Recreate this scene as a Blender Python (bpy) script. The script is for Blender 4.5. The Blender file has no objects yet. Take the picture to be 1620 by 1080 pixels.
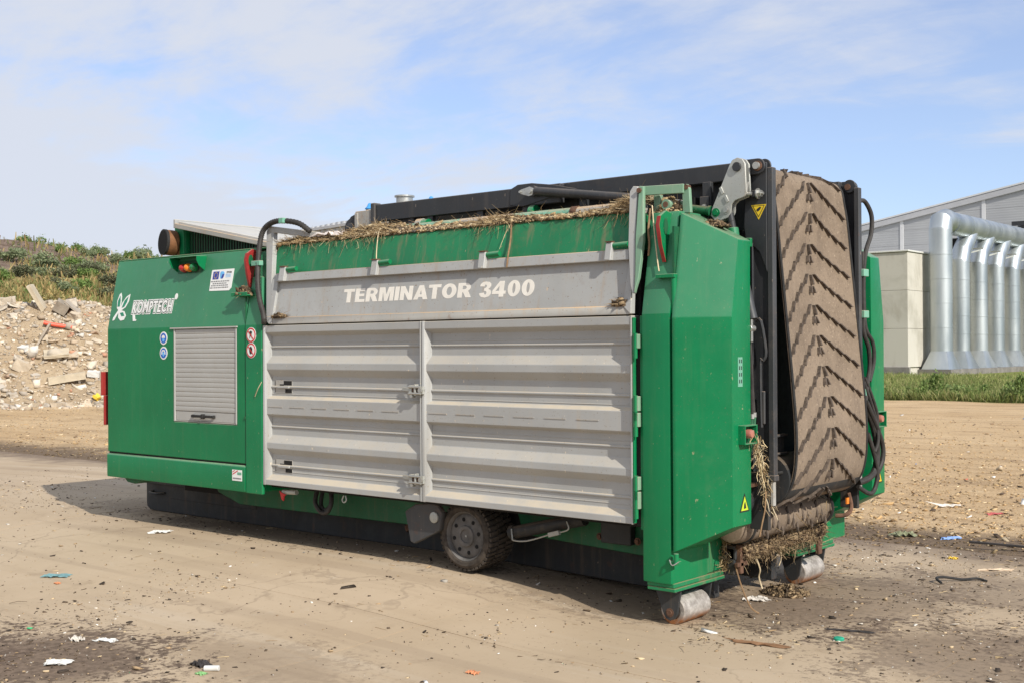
import bpy, bmesh, math, random
import numpy as np
from mathutils import Vector, Matrix

random.seed(7); rng = np.random.default_rng(7)
R = math.radians
scn = bpy.context.scene
col = scn.collection

# ------------------------------------------------------------------ camera
cam_d = bpy.data.cameras.new('camera'); cam = bpy.data.objects.new('camera', cam_d); col.objects.link(cam)
cam_d.sensor_width = 36.0; cam_d.lens = 1887.79 / 1620 * 36.0
cam_d.clip_start = 0.1; cam_d.clip_end = 6000
YAW, PITCH, ROLL = -0.699034, 0.00683068, -0.00518874
_f = Vector((math.sin(YAW) * math.cos(PITCH), math.cos(YAW) * math.cos(PITCH), math.sin(PITCH)))
_r = Vector((math.cos(YAW), -math.sin(YAW), 0)); _u = _r.cross(_f)
_r2 = _r * math.cos(ROLL) + _u * math.sin(ROLL); _u2 = _u * math.cos(ROLL) - _r * math.sin(ROLL)
M = Matrix((_r2, _u2, -_f)).transposed().to_4x4(); M.translation = Vector((10.919, -6.6194, 1.8))
cam.matrix_world = M
scn.camera = cam

# ------------------------------------------------------------------ sky, sun, exposure
SUN = Vector((1.38, -0.42, 1.0)).normalized()
world = bpy.data.worlds.new('World'); scn.world = world; world.use_nodes = True
nt = world.node_tree; nt.nodes.clear()
def wn(t, **k):
    n = nt.nodes.new(t)
    for a, b in k.items(): setattr(n, a, b)
    return n
out = wn('ShaderNodeOutputWorld'); bg = wn('ShaderNodeBackground'); bg.inputs['Strength'].default_value = 0.080
sky = wn('ShaderNodeTexSky', sky_type='NISHITA', sun_disc=False)
sky.sun_elevation = math.asin(SUN.z); sky.sun_rotation = math.atan2(SUN.x, SUN.y)
sky.altitude = 200; sky.air_density = 1.0; sky.dust_density = 0.6; sky.ozone_density = 1.3
tc = wn('ShaderNodeTexCoord'); sep = wn('ShaderNodeSeparateXYZ'); nt.links.new(tc.outputs['Generated'], sep.inputs[0])
zc = wn('ShaderNodeMath', operation='MAXIMUM'); nt.links.new(sep.outputs['Z'], zc.inputs[0]); zc.inputs[1].default_value = 0.0
za = wn('ShaderNodeMath', operation='ADD'); nt.links.new(zc.outputs[0], za.inputs[0]); za.inputs[1].default_value = 0.16
dv = wn('ShaderNodeVectorMath', operation='DIVIDE'); cmb = wn('ShaderNodeCombineXYZ')
for i in range(3): nt.links.new(za.outputs[0], cmb.inputs[i])
nt.links.new(tc.outputs['Generated'], dv.inputs[0]); nt.links.new(cmb.outputs[0], dv.inputs[1])
mp = wn('ShaderNodeMapping'); nt.links.new(dv.outputs[0], mp.inputs[0])
mp.inputs['Rotation'].default_value = (0, 0, R(40)); mp.inputs['Scale'].default_value = (0.62, 1.0, 0.0); mp.inputs['Location'].default_value = (1.7, 0.4, 0)
n1 = wn('ShaderNodeTexNoise'); n1.inputs['Scale'].default_value = 0.85; n1.inputs['Detail'].default_value = 10; n1.inputs['Roughness'].default_value = 0.60; n1.inputs['Distortion'].default_value = 0.5
nt.links.new(mp.outputs[0], n1.inputs['Vector'])
n2 = wn('ShaderNodeTexNoise'); n2.inputs['Scale'].default_value = 3.4; n2.inputs['Detail'].default_value = 8; n2.inputs['Roughness'].default_value = 0.62; n2.inputs['Distortion'].default_value = 0.8
nt.links.new(mp.outputs[0], n2.inputs['Vector'])
dt = wn('ShaderNodeVectorMath', operation='DOT_PRODUCT'); nt.links.new(dv.outputs[0], dt.inputs[0]); dt.inputs[1].default_value = (-0.6, -0.8, 0)
bi = wn('ShaderNodeMapRange'); nt.links.new(dt.outputs['Value'], bi.inputs['Value']); bi.inputs['From Min'].default_value = -1.7; bi.inputs['From Max'].default_value = 0.7; bi.inputs['To Min'].default_value = -0.075; bi.inputs['To Max'].default_value = 0.13
a1 = wn('ShaderNodeMath', operation='ADD'); nt.links.new(n1.outputs['Fac'], a1.inputs[0]); nt.links.new(bi.outputs[0], a1.inputs[1])
m2 = wn('ShaderNodeMath', operation='MULTIPLY_ADD'); nt.links.new(n2.outputs['Fac'], m2.inputs[0]); m2.inputs[1].default_value = 0.22; nt.links.new(a1.outputs[0], m2.inputs[2])
rp = wn('ShaderNodeValToRGB'); rp.color_ramp.interpolation = 'EASE'; rp.color_ramp.elements[0].position = 0.54; rp.color_ramp.elements[1].position = 0.72
rp.color_ramp.elements[0].color = (0.28, 0.28, 0.28, 1); rp.color_ramp.elements[1].color = (0.95, 0.95, 0.95, 1)
nt.links.new(m2.outputs[0], rp.inputs[0])
mx = wn('ShaderNodeMix', data_type='RGBA'); nt.links.new(rp.outputs[0], mx.inputs['Factor'])
sk2 = wn('ShaderNodeMix', data_type='RGBA', blend_type='MULTIPLY'); sk2.inputs['Factor'].default_value = 1.0
nt.links.new(sky.outputs[0], sk2.inputs['A']); sk2.inputs['B'].default_value = (0.86, 0.94, 1.16, 1)
nt.links.new(sk2.outputs['Result'], mx.inputs['A']); mx.inputs['B'].default_value = (4.75, 5.0, 5.6, 1)
nt.links.new(mx.outputs['Result'], bg.inputs['Color']); nt.links.new(bg.outputs[0], out.inputs[0])

sl = bpy.data.lights.new('sun', 'SUN'); sl.energy = 2.7; sl.angle = R(0.6); sl.color = (1.0, 0.95, 0.86)
so = bpy.data.objects.new('sun', sl); col.objects.link(so)
so.rotation_euler = SUN.to_track_quat('Z', 'Y').to_euler(); so.location = SUN * 60

scn.view_settings.view_transform = 'Standard'; scn.view_settings.look = 'None'
scn.view_settings.exposure = 0.90; scn.view_settings.gamma = 1.0
scn.view_settings.use_curve_mapping = False

# ------------------------------------------------------------------ mesh helpers
def link(o):
    col.objects.link(o); return o
class MB:
    def __init__(s): s.v = []; s.f = []
    def add(s, vs, fs):
        n = len(s.v); s.v += [tuple(p) for p in vs]; s.f += [tuple(i + n for i in f) for f in fs]; return s
    def box(s, x0, x1, y0, y1, z0, z1):
        return s.add([(x0,y0,z0),(x1,y0,z0),(x1,y1,z0),(x0,y1,z0),(x0,y0,z1),(x1,y0,z1),(x1,y1,z1),(x0,y1,z1)],
                     [(0,3,2,1),(4,5,6,7),(0,1,5,4),(1,2,6,5),(2,3,7,6),(3,0,4,7)])
    def obox(s, c, hx, hy, hz):
        c = Vector(c); hx = Vector(hx); hy = Vector(hy); hz = Vector(hz); vs = []
        for sz in (-1, 1):
            for sx, sy in ((-1,-1),(1,-1),(1,1),(-1,1)): vs.append(c + hx*sx + hy*sy + hz*sz)
        return s.add(vs, [(0,3,2,1),(4,5,6,7),(0,1,5,4),(1,2,6,5),(2,3,7,6),(3,0,4,7)])
    def bar(s, a, b, w, h, up=(0,0,1)):
        a = Vector(a); b = Vector(b); d = (b - a); L = d.length; d.normalize(); up = Vector(up)
        side = d.cross(up); side.normalize(); u = side.cross(d)
        return s.obox((a + b) / 2, d * L / 2, side * w / 2, u * h / 2)
    def prism(s, pts, off):
        n = len(pts); off = Vector(off); a = [Vector(p) for p in pts]; b = [p + off for p in a]
        fs = [tuple(range(n)), tuple(range(2*n - 1, n - 1, -1))]
        fs += [(i, (i+1) % n + 0, (i+1) % n + n, i + n) for i in range(n)]
        return s.add(a + b, fs)
    def cyl(s, p0, p1, r0, r1=None, n=16, caps=True):
        if r1 is None: r1 = r0
        p0 = Vector(p0); p1 = Vector(p1); d = (p1 - p0).normalized()
        t = Vector((0,0,1)) if abs(d.z) < 0.9 else Vector((1,0,0)); a = d.cross(t).normalized(); b = d.cross(a)
        vs = []
        for p, r in ((p0, r0), (p1, r1)):
            for i in range(n):
                w = 2*math.pi*i/n; vs.append(p + a*(r*math.cos(w)) + b*(r*math.sin(w)))
        fs = [(i, (i+1) % n, (i+1) % n + n, i + n) for i in range(n)]
        if caps: fs += [tuple(range(n - 1, -1, -1)), tuple(range(n, 2*n))]
        return s.add(vs, fs)
    def rev(s, o, d, prof, n=24):
        o = Vector(o); d = Vector(d).normalized(); t = Vector((0,0,1)) if abs(d.z) < 0.9 else Vector((1,0,0))
        a = d.cross(t).normalized(); b = d.cross(a); vs = []
        for r, h in prof:
            for i in range(n):
                w = 2*math.pi*i/n; vs.append(o + d*h + a*(r*math.cos(w)) + b*(r*math.sin(w)))
        fs = []
        for k in range(len(prof) - 1):
            for i in range(n): fs.append((k*n + i, k*n + (i+1) % n, (k+1)*n + (i+1) % n, (k+1)*n + i))
        fs.append(tuple(range(n - 1, -1, -1))); m = (len(prof) - 1)*n; fs.append(tuple(range(m, m + n)))
        return s.add(vs, fs)
    def tube(s, pts, r, n=8, sub=4, wob=0.0):
        P = [Vector(p) for p in pts]
        if sub > 1 and len(P) > 2:
            Q = []
            for i in range(len(P) - 1):
                p0 = P[max(i-1, 0)]; p1 = P[i]; p2 = P[i+1]; p3 = P[min(i+2, len(P)-1)]
                for k in range(sub):
                    t = k/sub
                    Q.append(0.5*((2*p1) + (p2-p0)*t + (2*p0-5*p1+4*p2-p3)*t*t + (3*p1-p0-3*p2+p3)*t**3))
            Q.append(P[-1]); P = Q
        vs = []; a = None
        for i, p in enumerate(P):
            d = (P[min(i+1, len(P)-1)] - P[max(i-1, 0)]).normalized()
            if a is None:
                t = Vector((0,0,1)) if abs(d.z) < 0.9 else Vector((1,0,0)); a = d.cross(t).normalized()
            else:
                a = (a - d*a.dot(d)).normalized()
            b = d.cross(a); rr = r*(1 + (wob if i % 2 else -wob))
            for k in range(n):
                w = 2*math.pi*k/n; vs.append(p + a*(rr*math.cos(w)) + b*(rr*math.sin(w)))
        fs = []
        for i in range(len(P) - 1):
            for k in range(n): fs.append((i*n + k, i*n + (k+1) % n, (i+1)*n + (k+1) % n, (i+1)*n + k))
        fs.append(tuple(range(n - 1, -1, -1))); m = (len(P)-1)*n; fs.append(tuple(range(m, m + n)))
        return s.add(vs, fs)
    def mir(s, c=2.42):
        m = MB(); m.v = [(x, c - y, z) for x, y, z in s.v]; m.f = [tuple(reversed(f)) for f in s.f]; return m
    def mesh(s, name, mats, bevel=0.0, seg=1, smooth=True, sharp=35, bang=25):
        me = bpy.data.meshes.new(name); bm = bmesh.new()
        vs = [bm.verts.new(p) for p in s.v]
        for f in s.f:
            try: bm.faces.new([vs[i] for i in f])
            except ValueError: pass
        bmesh.ops.recalc_face_normals(bm, faces=bm.faces)
        if bevel > 0:
            ed = [e for e in bm.edges if len(e.link_faces) == 2 and e.calc_face_angle(0) > R(bang)]
            bmesh.ops.bevel(bm, geom=ed, offset=bevel, segments=seg, affect='EDGES', profile=0.6, clamp_overlap=True)
        bm.to_mesh(me); bm.free()
        for m in (mats if isinstance(mats, (list, tuple)) else [mats]): me.materials.append(m)
        if smooth:
            me.polygons.foreach_set('use_smooth', [True]*len(me.polygons)); me.set_sharp_from_angle(angle=R(sharp))
        return me
def obj(name, me, parent=None, label=None, cat=None, group=None, kind=None):
    o = link(bpy.data.objects.new(name, me))
    if parent is not None:
        o.parent = parent
        if parent.type == 'EMPTY': o.location = -parent.location
    if label: o['label'] = label
    if cat: o['category'] = cat
    if group: o['group'] = group
    if kind: o['kind'] = kind
    return o
def empty(name, loc, label, cat, group=None):
    o = link(bpy.data.objects.new(name, None)); o.location = loc; o.empty_display_size = 0.2
    o['label'] = label; o['category'] = cat
    if group: o['group'] = group
    return o

# ------------------------------------------------------------------ materials
MAT = {}
def NT(name):
    m = bpy.data.materials.new(name); m.use_nodes = True; t = m.node_tree
    b = t.nodes['Principled BSDF']; return m, t, b
def nd(t, typ, **k):
    n = t.nodes.new(typ)
    for a, v in k.items(): setattr(n, a, v)
    return n
def noise(t, vec, scale, detail=4, rough=0.55, dist=0.0):
    n = nd(t, 'ShaderNodeTexNoise'); n.inputs['Scale'].default_value = scale; n.inputs['Detail'].default_value = detail
    n.inputs['Roughness'].default_value = rough; n.inputs['Distortion'].default_value = dist
    t.links.new(vec, n.inputs['Vector']); return n.outputs['Fac']
def ramp(t, fac, a, b, ca=0.0, cb=1.0):
    n = nd(t, 'ShaderNodeMapRange'); n.inputs['From Min'].default_value = a; n.inputs['From Max'].default_value = b
    n.inputs['To Min'].default_value = ca; n.inputs['To Max'].default_value = cb; n.interpolation_type = 'SMOOTHSTEP'
    t.links.new(fac, n.inputs['Value']); return n.outputs['Result']
def mixc(t, fac, a, b, mode='MIX'):
    n = nd(t, 'ShaderNodeMix', data_type='RGBA', blend_type=mode)
    for s, v in (('Factor', fac), ('A', a), ('B', b)):
        if hasattr(v, 'is_output'): t.links.new(v, n.inputs[s])
        elif s == 'Factor': n.inputs[s].default_value = v
        else: n.inputs[s].default_value = (*v, 1) if len(v) == 3 else v
    return n.outputs['Result']
def mul(t, a, b, op='MULTIPLY'):
    n = nd(t, 'ShaderNodeMath', operation=op)
    for i, v in enumerate((a, b)):
        if hasattr(v, 'is_output'): t.links.new(v, n.inputs[i])
        else: n.inputs[i].default_value = v
    n.use_clamp = op in ('ADD',)
    return n.outputs[0]
def pos(t): return nd(t, 'ShaderNodeNewGeometry').outputs['Position']
def scaled(t, vec, s):
    n = nd(t, 'ShaderNodeMapping'); n.inputs['Scale'].default_value = s; t.links.new(vec, n.inputs[0]); return n.outputs[0]
def bump(t, b, h, strength, dist=0.01):
    n = nd(t, 'ShaderNodeBump'); n.inputs['Strength'].default_value = strength; n.inputs['Distance'].default_value = dist
    t.links.new(h, n.inputs['Height']); t.links.new(n.outputs[0], b.inputs['Normal'])
def paint(name, base, rough=0.45, metal=0.0, dust=(0.30, 0.22, 0.14), streak=0.25, speck=0.2, top=0.6, var=0.12, rust=0.0, bmp=0.08, spec=0.4, film=0.0):
    m, t, b = NT(name); p = pos(t)
    b.inputs['Metallic'].default_value = metal; b.inputs['Specular IOR Level'].default_value = spec
    v = noise(t, p, 1.3, 5, 0.6); c = mixc(t, ramp(t, v, 0.3, 0.7, 0, 1), tuple(x*(1-var) for x in base), tuple(min(x*(1+var), 1) for x in base))
    st = noise(t, scaled(t, p, (9, 9, 0.55)), 1.6, 6, 0.65)
    sm = mul(t, ramp(t, st, 0.50, 0.78), streak); c = mixc(t, sm, c, dust)
    fine = noise(t, p, 5.0, 8, 0.7); c = mixc(t, mul(t, ramp(t, fine, 0.52, 0.8), streak*0.8), c, dust)
    sp = noise(t, p, 70, 2, 0.5); c = mixc(t, mul(t, ramp(t, sp, 0.66, 0.72), speck), c, tuple(x*0.55 for x in dust))
    fl = noise(t, scaled(t, p, (1, 1, 0.5)), 38, 3, 0.55); c = mixc(t, mul(t, ramp(t, fl, 0.70, 0.74), min(speck*1.6, 0.7)), c, tuple(min(1, x*1.7) for x in dust))
    if rust > 0:
        ru = noise(t, p, 7.0, 6, 0.7, 0.4); c = mixc(t, mul(t, ramp(t, ru, 0.58, 0.68), rust), c, (0.16, 0.055, 0.02))
    # dust that has settled on faces that look up
    g = nd(t, 'ShaderNodeNewGeometry'); s = nd(t, 'ShaderNodeSeparateXYZ'); t.links.new(g.outputs['True Normal'], s.inputs[0])
    tf = mul(t, ramp(t, s.outputs['Z'], 0.35, 0.8), mul(t, ramp(t, fine, 0.25, 0.6, 0.35, 1.0), top)); c = mixc(t, tf, c, tuple(min(1, x*1.25) for x in dust))
    if film: c = mixc(t, mul(t, ramp(t, s.outputs['Z'], 0.06, 0.19), film), c, (0.34, 0.52, 0.44))  # film: sky sheen of leaning faces put into the colour as paler green
    t.links.new(c, b.inputs['Base Color'])
    rr = ramp(t, fine, 0.3, 0.75, max(rough - 0.08, 0.05), min(rough + 0.2, 1)); t.links.new(rr, b.inputs['Roughness'])
    bump(t, b, noise(t, p, 2.2, 3, 0.5), bmp, 0.02)
    MAT[name] = m; return m
def plain(name, base, rough=0.6, metal=0.0, var=0.2, scale=8.0, bmp=0.15, bd=0.01, spec=0.4):
    m, t, b = NT(name); p = pos(t); b.inputs['Roughness'].default_value = rough; b.inputs['Metallic'].default_value = metal
    b.inputs['Specular IOR Level'].default_value = spec
    v = noise(t, p, scale, 6, 0.65)
    c = mixc(t, ramp(t, v, 0.28, 0.72), tuple(x*(1-var) for x in base), tuple(min(1, x*(1+var)) for x in base))
    t.links.new(c, b.inputs['Base Color']); 
    if bmp: bump(t, b, v, bmp, bd)
    MAT[name] = m; return m
def attr_mat(name, rough=0.8, attr='tint', trans=0.0, var=0.0):
    m, t, b = NT(name); a = nd(t, 'ShaderNodeAttribute', attribute_name=attr); b.inputs['Roughness'].default_value = rough
    b.inputs['Specular IOR Level'].default_value = 0.25
    t.links.new(a.outputs['Color'], b.inputs['Base Color'])
    if trans > 0:
        o = t.nodes['Material Output']; tr = nd(t, 'ShaderNodeBsdfTranslucent'); t.links.new(a.outputs['Color'], tr.inputs['Color'])
        ms = nd(t, 'ShaderNodeMixShader'); ms.inputs[0].default_value = trans
        t.links.new(b.outputs[0], ms.inputs[1]); t.links.new(tr.outputs[0], ms.inputs[2]); t.links.new(ms.outputs[0], o.inputs['Surface'])
    MAT[name] = m; return m

DUST = (0.33, 0.245, 0.16)
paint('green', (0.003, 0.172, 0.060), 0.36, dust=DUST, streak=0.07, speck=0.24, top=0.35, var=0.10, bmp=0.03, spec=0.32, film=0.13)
paint('green_dirty', (0.008, 0.165, 0.062), 0.45, dust=(0.22, 0.155, 0.09), streak=0.55, speck=0.5, top=0.7, var=0.14, rust=0.08)
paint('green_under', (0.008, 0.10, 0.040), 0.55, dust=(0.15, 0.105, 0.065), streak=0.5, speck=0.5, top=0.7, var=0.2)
paint('grey', (0.37, 0.372, 0.358), 0.5, dust=(0.43, 0.365, 0.27), streak=0.30, speck=0.75, top=0.85, var=0.07, rust=0.05)
paint('grey_stained', (0.36, 0.362, 0.348), 0.55, dust=(0.36, 0.25, 0.145), streak=0.5, speck=0.8, top=0.9, var=0.09, rust=0.10)
paint('grey_lid', (0.44, 0.435, 0.41), 0.5, dust=(0.44, 0.40, 0.33), streak=0.3, speck=0.6, top=0.35, var=0.08, rust=0.12)
paint('grey_rusty', (0.36, 0.35, 0.32), 0.55, dust=(0.40, 0.27, 0.15), streak=0.5, speck=0.7, top=0.9, var=0.1, rust=0.35)
paint('shutter', (0.40, 0.395, 0.37), 0.5, dust=DUST, streak=0.12, speck=0.2, top=0.4, var=0.05)
paint('charcoal', (0.030, 0.032, 0.035), 0.42, dust=(0.16, 0.13, 0.10), streak=0.18, speck=0.35, top=0.35, var=0.15, rust=0.06)
paint('charcoal_worn', (0.05, 0.052, 0.055), 0.5, dust=(0.20, 0.15, 0.11), streak=0.35, speck=0.5, top=0.6, var=0.2, rust=0.2)
paint('frame_dark', (0.028, 0.030, 0.031), 0.6, dust=(0.13, 0.095, 0.065), streak=0.5, speck=0.5, top=0.8, var=0.2, rust=0.15)
paint('mint', (0.16, 0.38, 0.27), 0.5, dust=DUST, streak=0.2, speck=0.3, top=0.6)
paint('fade_green', (0.17, 0.30, 0.20), 0.5, dust=(0.38, 0.33, 0.25), streak=0.5, speck=0.5, top=0.6, rust=0.12)
paint('red', (0.28, 0.022, 0.020), 0.45, dust=DUST, streak=0.2, speck=0.3, top=0.4)
paint('zinc', (0.46, 0.46, 0.43), 0.38, metal=0.75, dust=DUST, streak=0.2, speck=0.4, top=0.3, rust=0.1)
paint('zinc_dull', (0.42, 0.43, 0.40), 0.5, metal=0.35, dust=DUST, streak=0.3, speck=0.4, top=0.4, rust=0.12)
plain('rubber', (0.022, 0.021, 0.020), 0.75, var=0.4, scale=14)
plain('hose', (0.035, 0.031, 0.027), 0.6, var=0.35, scale=20)
plain('hose_green', (0.03, 0.13, 0.06), 0.6, var=0.3, scale=20)
plain('tyre', (0.055, 0.044, 0.034), 0.9, var=0.5, scale=18, bmp=0.3)
plain('rim', (0.105, 0.098, 0.090), 0.7, var=0.4, scale=9)
plain('rust', (0.115, 0.060, 0.036), 0.85, var=0.45, scale=16, bmp=0.4)
plain('rust_pipe', (0.17, 0.075, 0.03), 0.75, var=0.35, scale=9, bmp=0.2)
plain('black', (0.006, 0.006, 0.006), 0.9, var=0.3)
plain('near_black', (0.012, 0.011, 0.010), 0.9, var=0.3)  # near-black: shade put into gaps and interiors, also used for dark openings
plain('white_print', (0.76, 0.72, 0.64), 0.6, var=0.06, scale=14, bmp=0)
plain('white_clean', (0.78, 0.78, 0.75), 0.5, var=0.04, bmp=0)
plain('leaf_print', (0.02, 0.23, 0.13), 0.5, var=0.1, bmp=0)
plain('dark_print', (0.012, 0.04, 0.022), 0.5, var=0.05, bmp=0)
plain('ink', (0.02, 0.02, 0.02), 0.6, bmp=0); plain('grey_ink', (0.22, 0.22, 0.22), 0.6, bmp=0)
plain('blue_print', (0.02, 0.12, 0.50), 0.5, var=0.05, bmp=0); plain('flag_blue', (0.03, 0.05, 0.30), 0.5, var=0.05, bmp=0); plain('sky_print', (0.15, 0.45, 0.80), 0.5, bmp=0)
plain('red_print', (0.55, 0.03, 0.03), 0.5, var=0.05, bmp=0); plain('yellow', (0.72, 0.50, 0.02), 0.5, var=0.08, bmp=0); plain('lime', (0.50, 0.62, 0.03), 0.5, var=0.08, bmp=0)
def lamp_mat(name, c):
    m, t, b = NT(name); b.inputs['Base Color'].default_value = (*c, 1); b.inputs['Roughness'].default_value = 0.15
    b.inputs['Coat Weight'].default_value = 0.6; MAT[name] = m
lamp_mat('lamp_red', (0.35, 0.01, 0.015)); lamp_mat('lamp_orange', (0.75, 0.20, 0.01)); lamp_mat('lamp_green', (0.01, 0.16, 0.045)); lamp_mat('reflector', (0.40, 0.15, 0.11))
# conveyor belt: dusty rubber
m, t, b = NT('belt'); p = pos(t); v = noise(t, p, 3.0, 7, 0.65); w = noise(t, scaled(t, p, (6, 6, 0.5)), 2.0, 5, 0.6)
c = mixc(t, ramp(t, v, 0.3, 0.7), (0.165, 0.122, 0.083), (0.238, 0.180, 0.126)); c = mixc(t, mul(t, ramp(t, w, 0.5, 0.75), 0.4), c, (0.10, 0.074, 0.055))
sp = noise(t, p, 55, 3, 0.6); c = mixc(t, mul(t, ramp(t, sp, 0.60, 0.70), 0.55), c, (0.40, 0.31, 0.22)); c = mixc(t, mul(t, ramp(t, sp, 0.40, 0.32), 0.6), c, (0.07, 0.05, 0.035))
t.links.new(c, b.inputs['Base Color']); b.inputs['Roughness'].default_value = 0.9; bump(t, b, sp, 0.35, 0.004); MAT['belt'] = m
plain('cleat', (0.085, 0.064, 0.048), 0.9, var=0.55, scale=30, bmp=0.4)
# dirty steel of the ground rollers
m, t, b = NT('roller_steel'); p = pos(t); v = noise(t, p, 14, 7, 0.7); s = nd(t, 'ShaderNodeSeparateXYZ'); t.links.new(p, s.inputs[0])
c = mixc(t, ramp(t, v, 0.35, 0.65), (0.26, 0.23, 0.20), (0.52, 0.48, 0.43))
rz = mul(t, ramp(t, s.outputs['Z'], 0.045, -0.01), ramp(t, v, 0.3, 0.55)); c = mixc(t, rz, c, (0.30, 0.12, 0.04))
t.links.new(c, b.inputs['Base Color']); b.inputs['Roughness'].default_value = 0.6; b.inputs['Metallic'].default_value = 0.25; bump(t, b, v, 0.4, 0.006); MAT['roller_steel'] = m
attr_mat('bits', 0.85); attr_mat('straw', 0.8, trans=0.15); attr_mat('leaf', 0.65, trans=0.35); attr_mat('stone', 0.9)

# a mesh of loose flat or blocky bits with a colour each, from arrays
def soup(name, verts, faces, mat, tint_per_face, smooth=False):
    me = bpy.data.meshes.new(name); nv = len(verts); k = faces.shape[1]; nf = len(faces)
    me.vertices.add(nv); me.vertices.foreach_set('co', np.asarray(verts, np.float32).ravel())
    me.loops.add(nf*k); me.loops.foreach_set('vertex_index', np.asarray(faces, np.int32).ravel())
    me.polygons.add(nf); me.polygons.foreach_set('loop_start', np.arange(0, nf*k, k, dtype=np.int32))
    me.update(calc_edges=True)
    a = me.attributes.new('tint', 'FLOAT_COLOR', 'FACE'); cc = np.ones((nf, 4), np.float32); cc[:, :3] = tint_per_face
    a.data.foreach_set('color', cc.ravel()); me.materials.append(mat)
    me.validate(); return me
def bits_geo(P, size, flat, tint):
    """irregular low blocks (8 corners) at points P"""
    n = len(P); base = np.array([(-1,-1,-1),(1,-1,-1),(1,1,-1),(-1,1,-1),(-1,-1,1),(1,-1,1),(1,1,1),(-1,1,1)], float)
    j = base[None]*(1 + rng.uniform(-0.55, 0.25, (n, 8, 3)))
    sx = size*rng.uniform(0.5, 1.6, n); sy = size*rng.uniform(0.3, 1.0, n); sz = size*flat*rng.uniform(0.4, 1.3, n)
    j = j*np.stack([sx, sy, sz], -1)[:, None]
    a = rng.uniform(0, 6.28, n); tl = rng.normal(0, 0.25, n); ca, sa = np.cos(a)[:, None], np.sin(a)[:, None]
    z = j[..., 2] + j[..., 0]*np.sin(tl)[:, None]; x = j[..., 0]*ca - j[..., 1]*sa; y = j[..., 0]*sa + j[..., 1]*ca
    V = np.stack([x, y, z], -1) + P[:, None]
    F = np.array([(0,3,2,1),(4,5,6,7),(0,1,5,4),(1,2,6,5),(2,3,7,6),(3,0,4,7)])
    F = (F[None] + 8*np.arange(n)[:, None, None]).reshape(-1, 4)
    return V.reshape(-1, 3), F, np.repeat(tint, 6, 0)
def straw_geo(P, D, L, W, tint, bend=0.25):
    """bent thin strips: two quads each"""
    n = len(P); D = D/np.linalg.norm(D, axis=1)[:, None]
    s = np.cross(D, rng.normal(0, 1, (n, 3))); s /= np.linalg.norm(s, axis=1)[:, None]; s2 = np.cross(D, s)
    mid = P + D*(L*0.5)[:, None] + s2*(L*bend*rng.normal(0, 0.6, n))[:, None]; end = P + D*L[:, None] + s2*(L*bend*rng.normal(0, 0.5, n))[:, None]
    w = (s*W[:, None])*0.5
    V = np.stack([P - w, P + w, mid + w, mid - w, end + w*0.6, end - w*0.6], 1)
    F = np.array([(0,1,2,3),(3,2,4,5)]); F = (F[None] + 6*np.arange(n)[:, None, None]).reshape(-1, 4)
    return V.reshape(-1, 3), F, np.repeat(tint, 2, 0)
def merge(parts):
    Vs, Fs, Ts = [], [], []; n = 0
    for V, F, T in parts: Vs.append(V); Fs.append(F + n); Ts.append(T); n += len(V)
    return np.concatenate(Vs), np.concatenate(Fs), np.concatenate(Ts)
def tints(n, pal, w=None, var=0.25):
    pal = np.array(pal, float); i = rng.choice(len(pal), n, p=(np.array(w)/np.sum(w) if w is not None else None))
    return np.clip(pal[i]*rng.uniform(1 - var, 1 + var, (n, 1)), 0, 0.95)
def vnoise(x, y, s, seed=0):
    """smooth value noise for terrain"""
    x = np.asarray(x)*s + seed*17.3; y = np.asarray(y)*s + seed*9.1
    xi = np.floor(x).astype(int); yi = np.floor(y).astype(int); fx = x - xi; fy = y - yi
    fx = fx*fx*(3 - 2*fx); fy = fy*fy*(3 - 2*fy)
    def h(a, b):
        n = (a*374761393 + b*668265263 + seed*1442695) & 0x7fffffff; n = ((n ^ (n >> 13))*1274126177) & 0x7fffffff
        return ((n ^ (n >> 16)) & 0xffff)/65535.0
    return (h(xi, yi)*(1-fx) + h(xi+1, yi)*fx)*(1-fy) + (h(xi, yi+1)*(1-fx) + h(xi+1, yi+1)*fx)*fy
def fbm(x, y, s, o=4, seed=0):
    r = 0; a = 1; tot = 0
    for k in range(o): r = r + a*vnoise(x, y, s*2**k, seed + k); tot += a; a *= 0.5
    return r/tot
def sstep(a, b, x):
    t = np.clip((np.asarray(x, float) - a)/(b - a), 0, 1); return t*t*(3 - 2*t)
# ================================================================== THE SETTING
def zg(x, y):
    """level of the concrete yard: very slightly crowned under the machine"""
    x = np.asarray(x, float); y = np.asarray(y, float)
    k = sstep(6.5, 4.4, x)*sstep(-9, -3, x)*sstep(-2.2, 0.2, y)*sstep(4.6, 3.2, y)
    return -0.035 + 0.13*k
def grid_mesh(name, X, Y, Z, mat, smooth=True):
    ny, nx = X.shape; V = np.stack([X, Y, Z], -1).reshape(-1, 3)
    i = np.arange(nx*ny).reshape(ny, nx); F = np.stack([i[:-1, :-1], i[:-1, 1:], i[1:, 1:], i[1:, :-1]], -1).reshape(-1, 4)
    me = bpy.data.meshes.new(name); me.from_pydata(V.tolist(), [], F.tolist()); me.materials.append(mat)
    if smooth: me.polygons.foreach_set('use_smooth', [True]*len(me.polygons))
    me.update(); return me

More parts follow.
